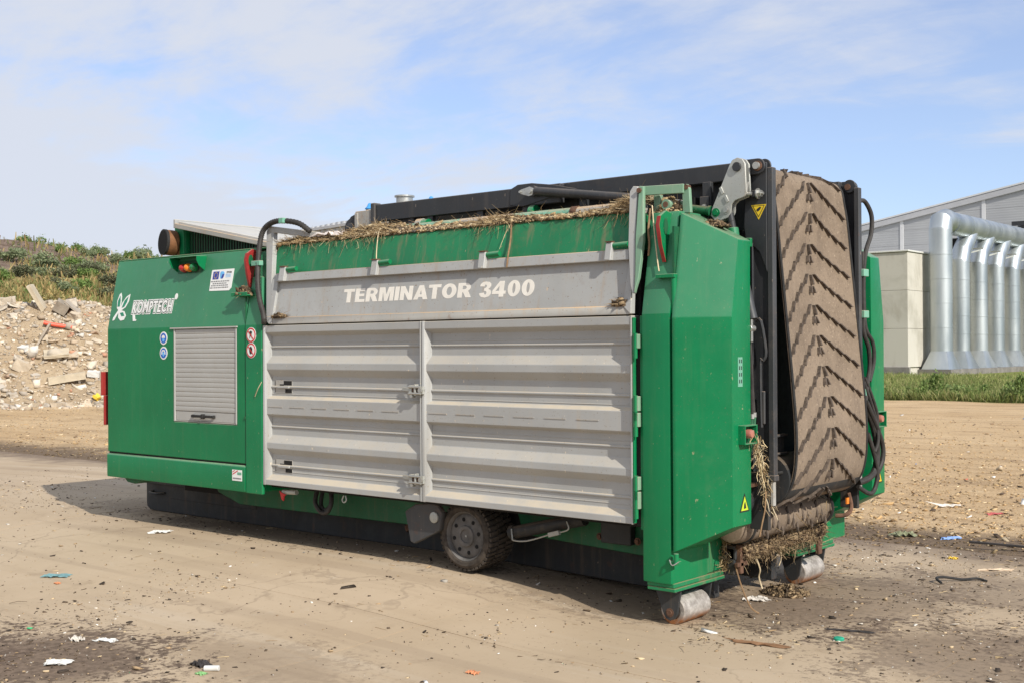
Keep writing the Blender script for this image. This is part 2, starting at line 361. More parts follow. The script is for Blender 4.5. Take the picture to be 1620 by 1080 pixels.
# --- ground material: bark chips and trodden earth, a dirty strip at the slab edge, meadow farther out
m, t, b = NT('earth'); p = pos(t); s = nd(t, 'ShaderNodeSeparateXYZ'); t.links.new(p, s.inputs[0])
big = noise(t, p, 0.16, 6, 0.6); mid = noise(t, scaled(t, p, (0.5, 1.6, 1)), 0.9, 7, 0.65); fin = noise(t, p, 16, 5, 0.7); chp = noise(t, scaled(t, p, (0.6, 1.2, 1)), 55, 3, 0.6)
c = mixc(t, ramp(t, big, 0.3, 0.7), (0.46, 0.315, 0.17), (0.56, 0.405, 0.235)); c = mixc(t, mul(t, ramp(t, mid, 0.48, 0.66), 0.6), c, (0.27, 0.175, 0.095)); c = mixc(t, mul(t, ramp(t, mid, 0.42, 0.3), 0.5), c, (0.64, 0.50, 0.32))
c = mixc(t, mul(t, ramp(t, fin, 0.5, 0.7), 0.6), c, (0.20, 0.13, 0.075)); c = mixc(t, mul(t, ramp(t, chp, 0.58, 0.68), 0.7), c, (0.66, 0.52, 0.33))
wob = noise(t, p, 0.55, 6, 0.65); yy = mul(t, s.outputs['Y'], mul(t, mul(t, wob, 0.5, 'SUBTRACT'), 3.2), 'ADD'); 
n_add = nd(t, 'ShaderNodeMath', operation='ADD'); t.links.new(s.outputs['Y'], n_add.inputs[0]); t.links.new(mul(t, mul(t, wob, 0.5, 'SUBTRACT'), 3.4), n_add.inputs[1]); yw = n_add.outputs[0]
dk = mul(t, ramp(t, yw, 6.2, 4.9), 0.9); dkc = mixc(t, ramp(t, fin, 0.35, 0.65), (0.075, 0.052, 0.036), (0.17, 0.12, 0.08)); c = mixc(t, dk, c, dkc)
gr = ramp(t, yw, 34.2, 35.2); gc = mixc(t, ramp(t, mid, 0.35, 0.65), (0.13, 0.17, 0.035), (0.22, 0.22, 0.06)); c = mixc(t, gr, c, gc)
t.links.new(c, b.inputs['Base Color']); b.inputs['Roughness'].default_value = 0.95; b.inputs['Specular IOR Level'].default_value = 0.2
bump(t, b, mul(t, fin, mul(t, chp, 0.6), 'ADD'), 0.7, 0.03); MAT['earth'] = m

xs = np.unique(np.concatenate([[-3000, -1500, -700, -300, -150, -90, -60], np.linspace(-45, 26, 240), [40, 80, 200, 600, 1500, 3000]]))
ys = np.unique(np.concatenate([[-3000, -1000, -300, -100, -40, -15], np.linspace(3, 40, 170), [50, 70, 110, 200, 400, 900, 3000]]))
X, Y = np.meshgrid(xs, ys)
Z = -0.062 + (0.030*(fbm(X, Y, 0.35, 3, 1) - 0.4) + 0.055*(fbm(X*0.45, Y*1.5, 1.0, 4, 3) - 0.42))*sstep(3.6, 5.0, Y)*sstep(60, 36, Y)
obj('ground', grid_mesh('ground', X, Y, Z, MAT['earth']), kind='structure')

# --- concrete yard, slab by slab
m, t, b = NT('yard_concrete'); p = pos(t); s = nd(t, 'ShaderNodeSeparateXYZ'); t.links.new(p, s.inputs[0])
big = noise(t, p, 0.35, 7, 0.62); mid = noise(t, p, 2.4, 8, 0.68, 0.3); fin = noise(t, p, 22, 5, 0.7); tr = noise(t, scaled(t, p, (0.25, 2.2, 1)), 1.1, 6, 0.6, 0.4)
c = mixc(t, ramp(t, big, 0.3, 0.7), (0.385, 0.292, 0.192), (0.455, 0.355, 0.245)); c = mixc(t, mul(t, ramp(t, tr, 0.52, 0.75), 0.35), c, (0.25, 0.18, 0.115))
c = mixc(t, mul(t, ramp(t, mid, 0.56, 0.74), 0.5), c, (0.23, 0.165, 0.105)); c = mixc(t, mul(t, ramp(t, mid, 0.40, 0.27), 0.4), c, (0.50, 0.43, 0.34))
c = mixc(t, mul(t, ramp(t, fin, 0.60, 0.72), 0.55), c, (0.17, 0.12, 0.08)); c = mixc(t, mul(t, ramp(t, fin, 0.36, 0.28), 0.5), c, (0.52, 0.45, 0.36))
vo = nd(t, 'ShaderNodeTexVoronoi', feature='DISTANCE_TO_EDGE'); vo.inputs['Scale'].default_value = 0.42; wv_ = nd(t, 'ShaderNodeVectorMath', operation='ADD'); nz_ = nd(t, 'ShaderNodeTexNoise'); nz_.inputs['Scale'].default_value = 1.1; nz_.inputs['Detail'].default_value = 6; t.links.new(p, nz_.inputs['Vector']); t.links.new(p, wv_.inputs[0]); t.links.new(nz_.outputs['Color'], wv_.inputs[1]); t.links.new(wv_.outputs[0], vo.inputs['Vector'])
c = mixc(t, mul(t, ramp(t, vo.outputs['Distance'], 0.006, 0.0015), mul(t, ramp(t, big, 0.42, 0.6), 0.28)), c, (0.16, 0.115, 0.08))
tk = noise(t, scaled(t, p, (0.10, 3.0, 1)), 0.9, 5, 0.5, 0.25); c = mixc(t, mul(t, ramp(t, tk, 0.54, 0.62), 0.22), c, (0.22, 0.16, 0.11)); c = mixc(t, mul(t, ramp(t, tk, 0.42, 0.34), 0.25), c, (0.52, 0.44, 0.34))
def patch(t, p, cx, cy, rx, ry, amt, wob=0.9):
    mpn = nd(t, 'ShaderNodeMapping'); mpn.inputs['Location'].default_value = (-cx/rx, -cy/ry, 0); mpn.inputs['Scale'].default_value = (1/rx, 1/ry, 0); t.links.new(p, mpn.inputs[0])
    ln = nd(t, 'ShaderNodeVectorMath', operation='LENGTH'); t.links.new(mpn.outputs[0], ln.inputs[0])
    w = nd(t, 'ShaderNodeMath', operation='ADD'); t.links.new(ln.outputs['Value'], w.inputs[0]); t.links.new(mul(t, mul(t, mul(t, mid, mul(t, fin, 0.9), 'ADD'), 0.95, 'SUBTRACT'), wob*3.4), w.inputs[1])
    return mul(t, ramp(t, w.outputs[0], 1.05, 0.6), amt)
soil = mixc(t, ramp(t, fin, 0.35, 0.65), (0.085, 0.058, 0.040), (0.17, 0.12, 0.085))
for a in ((4.15, -2.95, 0.95, 0.75, 0.92), (3.2, -3.3, 1.0, 0.6, 0.85), (8.6, 0.6, 1.1, 1.0, 0.6), (7.1, 1.6, 1.0, 1.3, 0.5), (6.95, 0.95, 0.7, 0.8, 0.45), (8.0, 2.6, 1.4, 0.8, 0.45), (2.5, 0.55, 2.6, 0.35, 0.55), (5.7, 0.5, 1.3, 0.6, 0.45), (-0.6, 1.0, 1.0, 0.8, 0.4), (5.2, -2.2, 0.9, 0.5, 0.3), (9.3, 1.5, 1.0, 1.4, 0.5)):
    c = mixc(t, patch(t, p, *a), c, soil)
na = nd(t, 'ShaderNodeMath', operation='ADD'); t.links.new(s.outputs['Y'], na.inputs[0]); t.links.new(mul(t, mul(t, noise(t, p, 0.8, 6, 0.65), 0.5, 'SUBTRACT'), 2.6), na.inputs[1])
c = mixc(t, mul(t, ramp(t, na.outputs[0], 3.2, 4.3), 0.8), c, soil)
t.links.new(c, b.inputs['Base Color']); b.inputs['Roughness'].default_value = 0.92; b.inputs['Specular IOR Level'].default_value = 0.25
bump(t, b, mul(t, fin, mul(t, mid, 1.4), 'ADD'), 0.45, 0.012); MAT['yard_concrete'] = m
yard = link(bpy.data.objects.new('concrete_yard', None)); yard['kind'] = 'structure'
ylines = [-7, -4, -1, 2, 4.05]; xl = [2.4 + 3*k for k in range(-9, 7)]; gap = 0.0035
for xi in range(len(xl) - 1):
    for yi in range(len(ylines) - 1):
        n = 16; ux = np.linspace(xl[xi] + gap, xl[xi+1] - gap, n); uy = np.linspace(ylines[yi] + gap, ylines[yi+1] - gap, n)
        X, Y = np.meshgrid(ux, uy)
        if yi == len(ylines) - 2: Y[-1] += (fbm(X[-1], X[-1]*0, 1.6, 4, 5) - 0.5)*0.7; Y[-2] += (Y[-1] - ylines[-1])*0.4
        Z = zg(X, Y) + 0.006*(fbm(X, Y, 1.3, 3, 2) - 0.5) + random.uniform(-0.0012, 0.0012)
        e = np.zeros_like(Z); e[0] = e[-1] = 1; e[:, 0] = e[:, -1] = 1; Z = Z - 0.004*e
        # a skirt so that the joint is a real gap
        V = [(X[j, i], Y[j, i], Z[j, i]) for j in range(n) for i in range(n)]
        F = [(j*n+i, j*n+i+1, (j+1)*n+i+1, (j+1)*n+i) for j in range(n-1) for i in range(n-1)]
        ring = [i for i in range(n)] + [j*n + n-1 for j in range(1, n)] + [(n-1)*n + i for i in range(n-2, -1, -1)] + [j*n for j in range(n-2, 0, -1)]
        k0 = len(V); V += [(V[r][0], V[r][1], -0.12) for r in ring]; L = len(ring)
        F += [(ring[q], k0 + q, k0 + (q+1) % L, ring[(q+1) % L]) for q in range(L)]
        me = bpy.data.meshes.new('slab'); me.from_pydata(V, [], F); me.materials.append(MAT['yard_concrete']); me.polygons.foreach_set('use_smooth', [True]*len(F)); me.set_sharp_from_angle(angle=R(40))
        o = link(bpy.data.objects.new('slab', me)); o.parent = yard
# dirt packed into the joints
mbj = MB()
X, Y = np.meshgrid(np.linspace(-24.6, 20.4, 90), np.linspace(-7, 4.3, 40)); 
jf = obj('joint_filling', grid_mesh('joint_filling', X, Y, zg(X, Y) - 0.006, MAT['yard_concrete']), yard)

# --- bits of bark, straw and litter lying about (nobody could count them)
PAL = [(0.50, 0.38, 0.23), (0.34, 0.24, 0.14), (0.10, 0.07, 0.045), (0.05, 0.037, 0.027), (0.70, 0.66, 0.58), (0.44, 0.40, 0.34)]
def scatter(n, fx, fy, dens):
    P = np.zeros((0, 2))
    while len(P) < n:
        x = rng.uniform(*fx, n*3); y = rng.uniform(*fy, n*3); k = rng.random(n*3) < dens(x, y); P = np.concatenate([P, np.stack([x[k], y[k]], -1)])
    return P[:n]
yd = lambda x, y: np.clip(0.10 + 0.9*sstep(0.55, 0.75, fbm(x, y, 0.8, 4, 8)) + 0.8*np.exp(-((x-4.1)/0.9)**2 - ((y+2.9)/0.7)**2) + 0.6*np.exp(-((x-8)/1.6)**2 - ((y-1.2)/1.6)**2) + 0.9*sstep(3.2, 4.0, y) + 0.35*np.exp(-((y-0.6)/0.5)**2)*(x < 6.5), 0, 1)
# fine crumbs on the yard
A = scatter(30000, (-6, 14), (-5, 4.2), yd); P = np.column_stack([A, zg(A[:, 0], A[:, 1]) + 0.002])
g1 = bits_geo(P, rng.gamma(1.6, 0.0026, len(P)), 0.4, tints(len(P), PAL, [1.5, 3, 5, 4, 0.9, 0.8]))
A = scatter(520, (-6, 14), (-5, 4.2), yd); P = np.column_stack([A, zg(A[:, 0], A[:, 1]) + 0.004])
g2 = bits_geo(P, rng.gamma(2.0, 0.0058, len(P)), 0.3, tints(len(P), PAL, [1.2, 3, 5, 4, 0.5, 0.6]))
A = scatter(70, (-5, 13), (-4, 4), yd); P = np.column_stack([A, zg(A[:, 0], A[:, 1]) + 0.003])
g3 = bits_geo(P, rng.gamma(2.0, 0.006, len(P)), 0.3, tints(len(P), [(0.78, 0.78, 0.74), (0.10, 0.30, 0.62), (0.75, 0.25, 0.06), (0.05, 0.35, 0.15), (0.6, 0.05, 0.07)], [9, 1.3, 1, 1, 0.6]))
A = scatter(1500, (-5, 13), (-4, 4.2), yd); P = np.column_stack([A, zg(A[:, 0], A[:, 1]) + 0.004]); a = rng.uniform(0, 6.28, len(P))
g4 = straw_geo(P, np.column_stack([np.cos(a), np.sin(a), rng.normal(0, 0.04, len(P))]), rng.gamma(2, 0.022, len(P)), rng.uniform(0.003, 0.007, len(P)), tints(len(P), [(0.50, 0.38, 0.21), (0.28, 0.19, 0.10), (0.10, 0.07, 0.04)]))
q = merge([g1, g2, g3, g4])
obj('yard_debris', soup('yard_debris', q[0], q[1], MAT['bits'], q[2]), label='crumbs of bark, straw and grit strewn over the concrete yard', cat='debris', kind='stuff')
# wood chips on the earth beyond
def gz(x, y): return -0.062 + (0.030*(fbm(x, y, 0.35, 3, 1) - 0.4) + 0.055*(fbm(x*0.45, y*1.5, 1.0, 4, 3) - 0.42))*sstep(3.6, 5.0, y)*sstep(60, 36, y)
cd = lambda x, y: np.clip(1.2*np.exp(-(y-4)/7.0), 0.05, 1)
A = np.concatenate([scatter(30000, (-2, 13), (3.9, 26), cd), scatter(14000, (-30, -4), (3.9, 16), lambda x, y: np.clip(1.0*np.exp(-(y-4)/6), 0.1, 1))])
P = np.column_stack([A, gz(A[:, 0], A[:, 1]) + 0.006]); dark = sstep(6.0, 4.8, A[:, 1] + (fbm(A[:, 0], A[:, 1], 0.55, 4, 4) - 0.5)*3)
tt = tints(len(P), [(0.56, 0.40, 0.21), (0.47, 0.31, 0.15), (0.66, 0.52, 0.33), (0.30, 0.20, 0.11), (0.12, 0.08, 0.05)], [5, 5, 2, 3, 2]); tt = tt*(1 - 0.55*dark[:, None]*(rng.random(len(P)) < 0.85)[:, None])
g1 = bits_geo(P, rng.gamma(1.9, 0.0052, len(P)), 0.28, tt)
A = scatter(260, (-2, 13), (3.9, 26), cd); P = np.column_stack([A, gz(A[:, 0], A[:, 1]) + 0.012])
g2 = bits_geo(P, rng.gamma(2.0, 0.013, len(P)), 0.35, tints(len(P), [(0.74, 0.71, 0.65), (0.5, 0.4, 0.27), (0.10, 0.08, 0.06), (0.08, 0.25, 0.55), (0.55, 0.06, 0.06)], [6, 6, 5, 0.5, 0.4]))
q = merge([g1, g2])
obj('wood_chips', soup('wood_chips', q[0], q[1], MAT['bits'], q[2]), label='tan wood chips and scraps spread over the earth behind the machine', cat='wood chips', kind='stuff')

# --- hill with meadow and scrub, left
CA = np.array([10.919, -6.6194]); EA = np.array([-0.8645, 0.5027]); EB = np.array([0.5027, 0.8645])
def hillz(s, tt):
    H = (10.9 - 0.09*tt + 0.9*(fbm(tt, s*0, 0.10, 3, 6) - 0.5))*sstep(34, 12, tt); k = np.clip((s - 57)/48, 0, 1)
    return -0.1 + H*(k**0.95)*(1 - 0.10*sstep(0.9, 1.0, k)) + 0.9*(fbm(s, tt, 0.16, 4, 7) - 0.5)*sstep(0, 0.15, k)*sstep(30, 12, tt) - 0.4*sstep(26, 36, tt)
m, t, b = NT('hill_soil'); p = pos(t); s = nd(t, 'ShaderNodeSeparateXYZ'); t.links.new(p, s.inputs[0])
n1_ = noise(t, p, 0.22, 6, 0.65); n2_ = noise(t, p, 1.4, 6, 0.7)
na = nd(t, 'ShaderNodeMath', operation='ADD'); t.links.new(s.outputs['Z'], na.inputs[0]); t.links.new(mul(t, mul(t, n1_, 0.5, 'SUBTRACT'), 7.0), na.inputs[1])
mead = mixc(t, ramp(t, n2_, 0.35, 0.65), (0.24, 0.185, 0.08), (0.38, 0.29, 0.13)); mead = mixc(t, mul(t, ramp(t, n1_, 0.5, 0.65), 0.6), mead, (0.11, 0.13, 0.035))
soilc = mixc(t, ramp(t, n2_, 0.35, 0.65), (0.13, 0.092, 0.070), (0.22, 0.165, 0.13))
t.links.new(mixc(t, ramp(t, na.outputs[0], 6.6, 8.2), mead, soilc), b.inputs['Base Color']); b.inputs['Roughness'].default_value = 1.0; b.inputs['Specular IOR Level'].default_value = 0.1
bump(t, b, n2_, 0.8, 0.3); MAT['hill_soil'] = m
S, T = np.meshgrid(np.concatenate([np.linspace(56, 112, 70), [125, 160]]), np.linspace(-75, 60, 100))
Xh = CA[0] + EA[0]*S + EB[0]*T; Yh = CA[1] + EA[1]*S + EB[1]*T
obj('hill', grid_mesh('hill', Xh, Yh, hillz(S, T), MAT['hill_soil']), kind='structure')
def hp(s, tt, dz=0.0): return np.array([CA[0] + EA[0]*s + EB[0]*tt, CA[1] + EA[1]*s + EB[1]*tt, float(hillz(np.array(s), np.array(tt))) + dz])
# meadow grass on the slope
n = 34000; s_ = rng.uniform(57, 104, n); t_ = rng.uniform(-13, 14, n); zz = hillz(s_, t_)
keep = rng.random(n) < np.where(zz + 5*(fbm(s_, t_, 0.2, 3, 11) - 0.5) < 6.6, 1.0, 0.12); s_, t_, zz = s_[keep], t_[keep], zz[keep]; n = len(s_)
P = np.column_stack([CA[0] + EA[0]*s_ + EB[0]*t_, CA[1] + EA[1]*s_ + EB[1]*t_, zz - 0.05])
D = np.column_stack([rng.normal(0, 0.35, n), rng.normal(0, 0.35, n), np.ones(n)])
pg = fbm(s_, t_, 0.25, 3, 12)[:, None]; tc_ = tints(n, [(0.42, 0.32, 0.14), (0.36, 0.25, 0.11), (0.27, 0.25, 0.10), (0.19, 0.21, 0.07)], [4, 2, 3, 3])*(0.7 + 0.6*pg)
q = straw_geo(P, D, rng.uniform(0.25, 0.75, n), rng.uniform(0.05, 0.14, n), tc_, 0.2)
obj('meadow_grass', soup('meadow_grass', q[0], q[1], MAT['leaf'], q[2]), label='dry yellow and green meadow grass covering the lower hillside', cat='grass', kind='stuff')

# shrubs: leaf clumps through an uneven volume
def shrub_mesh(name, seed, pal, n=900, tall=1.0, leaf=0.085):
    r = np.random.default_rng(seed); lob = r.uniform(-0.75, 0.75, (9, 3)); lob[:, 2] = r.uniform(0.25, 0.95, 9)*tall; rad = r.uniform(0.22, 0.48, 9)
    k = r.integers(0, 9, n); d = r.normal(0, 1, (n, 3)); d /= np.linalg.norm(d, axis=1)[:, None]
    P = lob[k]*[0.8, 0.8, 1] + d*(rad[k]*r.uniform(0.45, 1.1, n)**0.6)[:, None]; P[:, 2] = np.abs(P[:, 2])
    up = r.random(n) < 0.10; P[up, 2] += r.uniform(0.05, 0.35, up.sum())*tall
    a = r.normal(0, 1, (n, 3)); a /= np.linalg.norm(a, axis=1)[:, None]; b_ = np.cross(a, r.normal(0, 1, (n, 3))); b_ /= np.linalg.norm(b_, axis=1)[:, None]
    L = (leaf*r.uniform(0.6, 1.5, n))[:, None]; V = np.stack([P - a*L, P + b_*L*0.5, P + a*L, P - b_*L*0.5], 1).reshape(-1, 3)
    pal = np.array(pal); c_ = pal[r.integers(0, len(pal), n)]*r.uniform(0.85, 1.5, (n, 1))
    return soup(name, V, np.arange(4*n).reshape(-1, 4), MAT['leaf'], c_)
SH = {'grey': shrub_mesh('shrub', 1, [(0.22, 0.26, 0.14), (0.27, 0.30, 0.17), (0.16, 0.20, 0.10)], 1100),
      'green': shrub_mesh('shrub', 2, [(0.16, 0.24, 0.07), (0.20, 0.28, 0.08), (0.12, 0.18, 0.05)], 1000),
      'dark': shrub_mesh('shrub', 3, [(0.12, 0.13, 0.07), (0.16, 0.17, 0.09), (0.10, 0.10, 0.06)], 1100),
      'olive': shrub_mesh('shrub', 4, [(0.30, 0.25, 0.10), (0.36, 0.29, 0.12), (0.22, 0.21, 0.08)], 1000),
      'spiky': shrub_mesh('shrub', 5, [(0.16, 0.23, 0.08), (0.20, 0.27, 0.10)], 800, 1.5)}
SHL = {'grey': ('grey-green feathery shrub', 'grey shrubs on the hillside'),
       'green': ('bright green bush', 'green bushes on the hillside'),
       'dark': ('dark low bush', 'dark bushes on the hillside'),
       'olive': ('olive yellow bush', 'olive bushes in the meadow'),
       'spiky': ('upright green shrub', 'upright shrubs along the crest')}
def shrub(kind, s, tt, sc, hz=1.0):
    p_ = hp(s, tt, -0.12); sd = 'towards the picture border' if tt < -3.5 else ('above the rubble crest' if tt < 1 else ('above the cabin corner' if tt < 5 else 'behind the cabin')); sz = 'small' if sc < 0.6 else ('medium' if sc < 1.0 else 'large'); lv = 'at the crest' if s > 101 else ('high up' if s > 90 else ('halfway up' if s > 79 else 'low down'))
    o = obj('shrub', SH[kind], label='%s %s %s on the hill, %s' % (sz, SHL[kind][0], lv, sd), cat='shrub', group=SHL[kind][1]); o.location = p_; o.scale = (sc, sc, sc*hz); o.rotation_euler.z = random.uniform(0, 6.28)
big = [('grey', 90, -2.5, 1.7), ('grey', 92, -4.6, 1.6), ('grey', 89, 0.8, 1.5), ('green', 91, -0.6, 1.5), ('green', 86, 4.6, 1.5), ('grey', 90, 5.6, 1.7), ('olive', 74, -2.1, 1.5), ('olive', 73, -0.9, 1.2), ('olive', 76, -3.9, 1.1),
       ('dark', 86, -1.1, 1.2), ('dark', 83, 2.0, 1.6), ('dark', 79, 1.9, 1.4), ('green', 82, 3.6, 1.4), ('dark', 85, -3.6, 1.3), ('grey', 96, 2.6, 1.3), ('grey', 103, 4.4, 1.9), ('green', 103, 5.4, 1.2), ('green', 104, -4.6, 1.5), ('spiky', 104.5, -3.7, 1.3), ('green', 104, -2.0, 1.3), ('green', 102, -0.3, 1.3)]
for k, s_, t_, sc in big: shrub(k, s_, t_, sc*0.78, 0.72)
for i in range(30): shrub(random.choice(['grey', 'green', 'dark', 'grey', 'dark']), random.uniform(79, 90), random.uniform(-9, 9), random.uniform(0.6, 1.15), random.uniform(0.5, 0.75))
for i in range(24): shrub(random.choice(['spiky', 'spiky', 'green', 'grey']), random.uniform(102.5, 106), random.uniform(-9, 10), random.uniform(0.25, 0.6), 0.8)
for i in range(12): shrub(random.choice(['olive', 'olive', 'dark', 'green']), random.uniform(62, 79), random.uniform(-7, 6), random.uniform(0.5, 1.0), 0.7)
for i in range(8): shrub(random.choice(['grey', 'green']), random.uniform(95, 101), random.uniform(-8, 8), random.uniform(0.4, 0.9), 0.8)

# --- rubble heap, left
def pilez(s, tt):
    H = (3.80 - 0.26*np.clip(tt, 0, 4) - 0.08*np.clip(-tt - 1, 0, 20))*sstep(10, 4, tt)
    return -0.12 + H*sstep(43.0, 48.6, s)*sstep(58, 50, s) + 0.5*(fbm(s, tt, 0.9, 4, 21) - 0.5)*sstep(42.5, 44.5, s)
def pp(s, tt, dz=0.0): return np.array([CA[0] + EA[0]*s + EB[0]*tt, CA[1] + EA[1]*s + EB[1]*tt, float(pilez(np.array(float(s)), np.array(float(tt)))) + dz])
m, t, b = NT('rubble_earth'); p = pos(t); n1_ = noise(t, p, 0.9, 7, 0.65); n2_ = noise(t, p, 6, 6, 0.7)
c = mixc(t, ramp(t, n1_, 0.35, 0.65), (0.34, 0.25, 0.155), (0.45, 0.35, 0.23)); c = mixc(t, ramp(t, n2_, 0.52, 0.7), c, (0.44, 0.35, 0.24)); c = mixc(t, ramp(t, n2_, 0.42, 0.3), c, (0.17, 0.115, 0.07))
t.links.new(c, b.inputs['Base Color']); b.inputs['Roughness'].default_value = 1; bump(t, b, n2_, 1.0, 0.12); MAT['rubble_earth'] = m
S, T = np.meshgrid(np.linspace(42.4, 58, 90), np.linspace(-14, 10, 130)); Zp = pilez(S, T)
obj('rubble_heap', grid_mesh('rubble_heap', CA[0] + EA[0]*S + EB[0]*T, CA[1] + EA[1]*S + EB[1]*T, Zp, MAT['rubble_earth']), label='sandy mound of earth and crushed masonry at the yard edge', cat='rubble', kind='stuff')
RPAL = [(0.50, 0.41, 0.30), (0.44, 0.35, 0.25), (0.55, 0.48, 0.38), (0.36, 0.31, 0.25), (0.62, 0.58, 0.51), (0.40, 0.22, 0.14)]
n = 9000; s_ = 43 + 5.8*rng.random(n)**0.9; t_ = rng.uniform(-9, 6, n); s_[:500] = rng.uniform(41.5, 43.5, 500); zz = np.where(s_ < 42.5, -0.05, pilez(s_, t_))
P = np.column_stack([CA[0] + EA[0]*s_ + EB[0]*t_, CA[1] + EA[1]*s_ + EB[1]*t_, zz + 0.01])
q = bits_geo(P, rng.gamma(1.7, 0.024, n), 0.7, tints(n, RPAL, [5, 5, 4, 3, 1.1, 0.6]))
obj('rubble_fragments', soup('rubble_fragments', q[0], q[1], MAT['stone'], q[2]), label='small broken stones and brick bits covering the rubble mound', cat='rubble', kind='stuff')
m, t, b = NT('chunk'); oi = nd(t, 'ShaderNodeObjectInfo'); p = pos(t); n2_ = noise(t, p, 5, 6, 0.7)
cr = nd(t, 'ShaderNodeValToRGB'); cr.color_ramp.interpolation = 'CONSTANT'; e_ = cr.color_ramp.elements; e_[0].color = (0.50, 0.42, 0.315, 1); e_[1].position = 0.3; e_[1].color = (0.55, 0.475, 0.37, 1)
for ps, cc in ((0.5, (0.45, 0.40, 0.33, 1)), (0.68, (0.54, 0.48, 0.39, 1)), (0.86, (0.54, 0.49, 0.42, 1)), (0.94, (0.36, 0.25, 0.17, 1))):
    x_ = e_.new(ps); x_.color = cc
t.links.new(oi.outputs['Random'], cr.inputs[0]); c = mixc(t, mul(t, ramp(t, n2_, 0.45, 0.7), 0.5), cr.outputs[0], (0.30, 0.22, 0.14)); t.links.new(c, b.inputs['Base Color']); b.inputs['Roughness'].default_value = 0.95; bump(t, b, n2_, 0.7, 0.04); MAT['chunk'] = m
def chunk_mesh(seed, dims, jag=0.22):
    r = random.Random(seed); bm = bmesh.new(); bmesh.ops.create_cube(bm, size=2.0)
    bmesh.ops.subdivide_edges(bm, edges=bm.edges, cuts=1, use_grid_fill=True)
    for v in bm.verts: v.co = Vector([v.co[k]*dims[k]*0.5*(1 + r.uniform(-jag, jag*0.6)) for k in range(3)])
    me = bpy.data.meshes.new('concrete_chunk'); bm.to_mesh(me); bm.free(); me.materials.append(MAT['chunk']); return me
CH = [chunk_mesh(i, d) for i, d in enumerate([(1, 0.8, 0.5), (1, 0.6, 0.6), (1, 0.9, 0.28), (1, 0.5, 0.35), (1, 0.75, 0.75), (1.2, 0.7, 0.22), (1, 0.9, 0.6)])]
for i in range(160):
    s_ = 43.1 + 5.4*random.random(); t_ = random.uniform(-7.5, 4.5); sc = random.choice([0.18, 0.22, 0.27, 0.34, 0.5]) * random.uniform(0.8, 1.2)
    zn = ['at the foot', 'on the lower slope', 'on the upper slope', 'along the crest'][min(3, int((s_ - 43.1)/1.36))]; sd = 'at the picture border' if t_ < -3 else ('beside the red pipe' if t_ < 0 else ('close to the cabin' if t_ < 2 else 'at the cabin edge')); bgn = 'small' if sc < 0.24 else ('middling' if sc < 0.32 else ('large' if sc < 0.48 else 'very large'))
    o = obj('concrete_chunk', random.choice(CH), label='%s concrete lump %s of the mound, %s' % (bgn, zn, sd), cat='rubble chunk', group='broken concrete lumps in the mound'); o.location = pp(s_, t_, sc*0.12); o.scale = (sc, sc, sc); o.rotation_euler = (random.uniform(-0.5, 0.5), random.uniform(-0.5, 0.5), random.uniform(0, 6.28))
def special(name, label, cat, dims, s, tt, rot, mat, dz=0.1, seed=50, jag=0.08):
    me = chunk_mesh(seed, dims, jag); me.name = name; me.materials.clear(); me.materials.append(mat); o = obj(name, me, label=label, cat=cat); o.location = pp(s, tt, dz); o.rotation_euler = rot
plain('pale_stone', (0.47, 0.40, 0.29), 0.9, var=0.15, scale=3, bmp=0.3, bd=0.03); plain('dark_stone', (0.26, 0.22, 0.17), 0.9, var=0.25, scale=3, bmp=0.3); plain('old_wood', (0.36, 0.31, 0.25), 0.9, var=0.2, scale=4)
plain('red_plastic', (0.72, 0.11, 0.06), 0.5, var=0.1); plain('white_plastic', (0.60, 0.59, 0.55), 0.55, var=0.08); plain('yellow_plastic', (0.75, 0.5, 0.05), 0.5)
zr = math.atan2(EB[1], EB[0])
special('concrete_beam', 'long square concrete beam lying across the foot of the rubble mound', 'concrete beam', (1.25, 0.32, 0.26), 44.75, -0.55, (0.05, -0.16, zr), MAT['pale_stone'], 0.18)
special('concrete_plate', 'flat pale concrete slab halfway up the rubble mound', 'concrete slab', (0.85, 0.7, 0.1), 45.6, -0.9, (0.35, -0.1, zr), MAT['pale_stone'], 0.14, 51)
special('broken_board', 'grey weathered board standing steeply in the rubble mound', 'board', (1.0, 0.38, 0.07), 46.1, -1.35, (0.2, -1.05, zr - 0.3), MAT['old_wood'], 0.35, 52)
special('leaning_stone', 'tall pale stone slab leaning on top of the rubble mound', 'stone slab', (1.05, 0.5, 0.16), 47.6, -1.6, (0.35, 1.05, zr + 0.1), MAT['pale_stone'], 0.42, 53)
special('wooden_crate', 'dark broken box tipped over on the mound crest', 'box', (0.5, 0.45, 0.4), 47.4, -0.75, (0.3, 0.5, zr), MAT['dark_stone'], 0.28, 54)
special('warped_panel', 'thin brown panel propped beside the tipped box', 'panel', (0.65, 0.5, 0.05), 47.5, -0.35, (0.3, 0.75, zr), MAT['old_wood'], 0.25, 55)
mb = MB(); a = Vector(pp(46.6, -1.35, 0.3)); c_ = Vector(pp(46.6, -0.38, 0.05)); mb.tube([a, a*0.65 + c_*0.35 + Vector((0, 0, -0.02)), c_], 0.075, 10)
obj('plastic_pipe', mb.mesh('plastic_pipe', MAT['red_plastic']), label='red plastic pipe lying on the rubble mound crest', cat='pipe')
special('white_block', 'small bright white block low in the middle of the mound', 'block', (0.3, 0.24, 0.16), 45.9, -2.0, (0.4, 0.1, 0.4), MAT['white_plastic'], 0.12, 56)
special('grey_block', 'small grey hollow block near the mound foot', 'block', (0.42, 0.28, 0.2), 45.0, 0.35, (0.2, 0.1, 0.9), MAT['white_plastic'], 0.12, 57)
special('yellow_scrap', 'small yellow plastic scrap at the mound foot', 'plastic scrap', (0.22, 0.2, 0.14), 43.9, 0.45, (0.4, 0.5, 0.3), MAT['yellow_plastic'], 0.12, 58, 0.4)

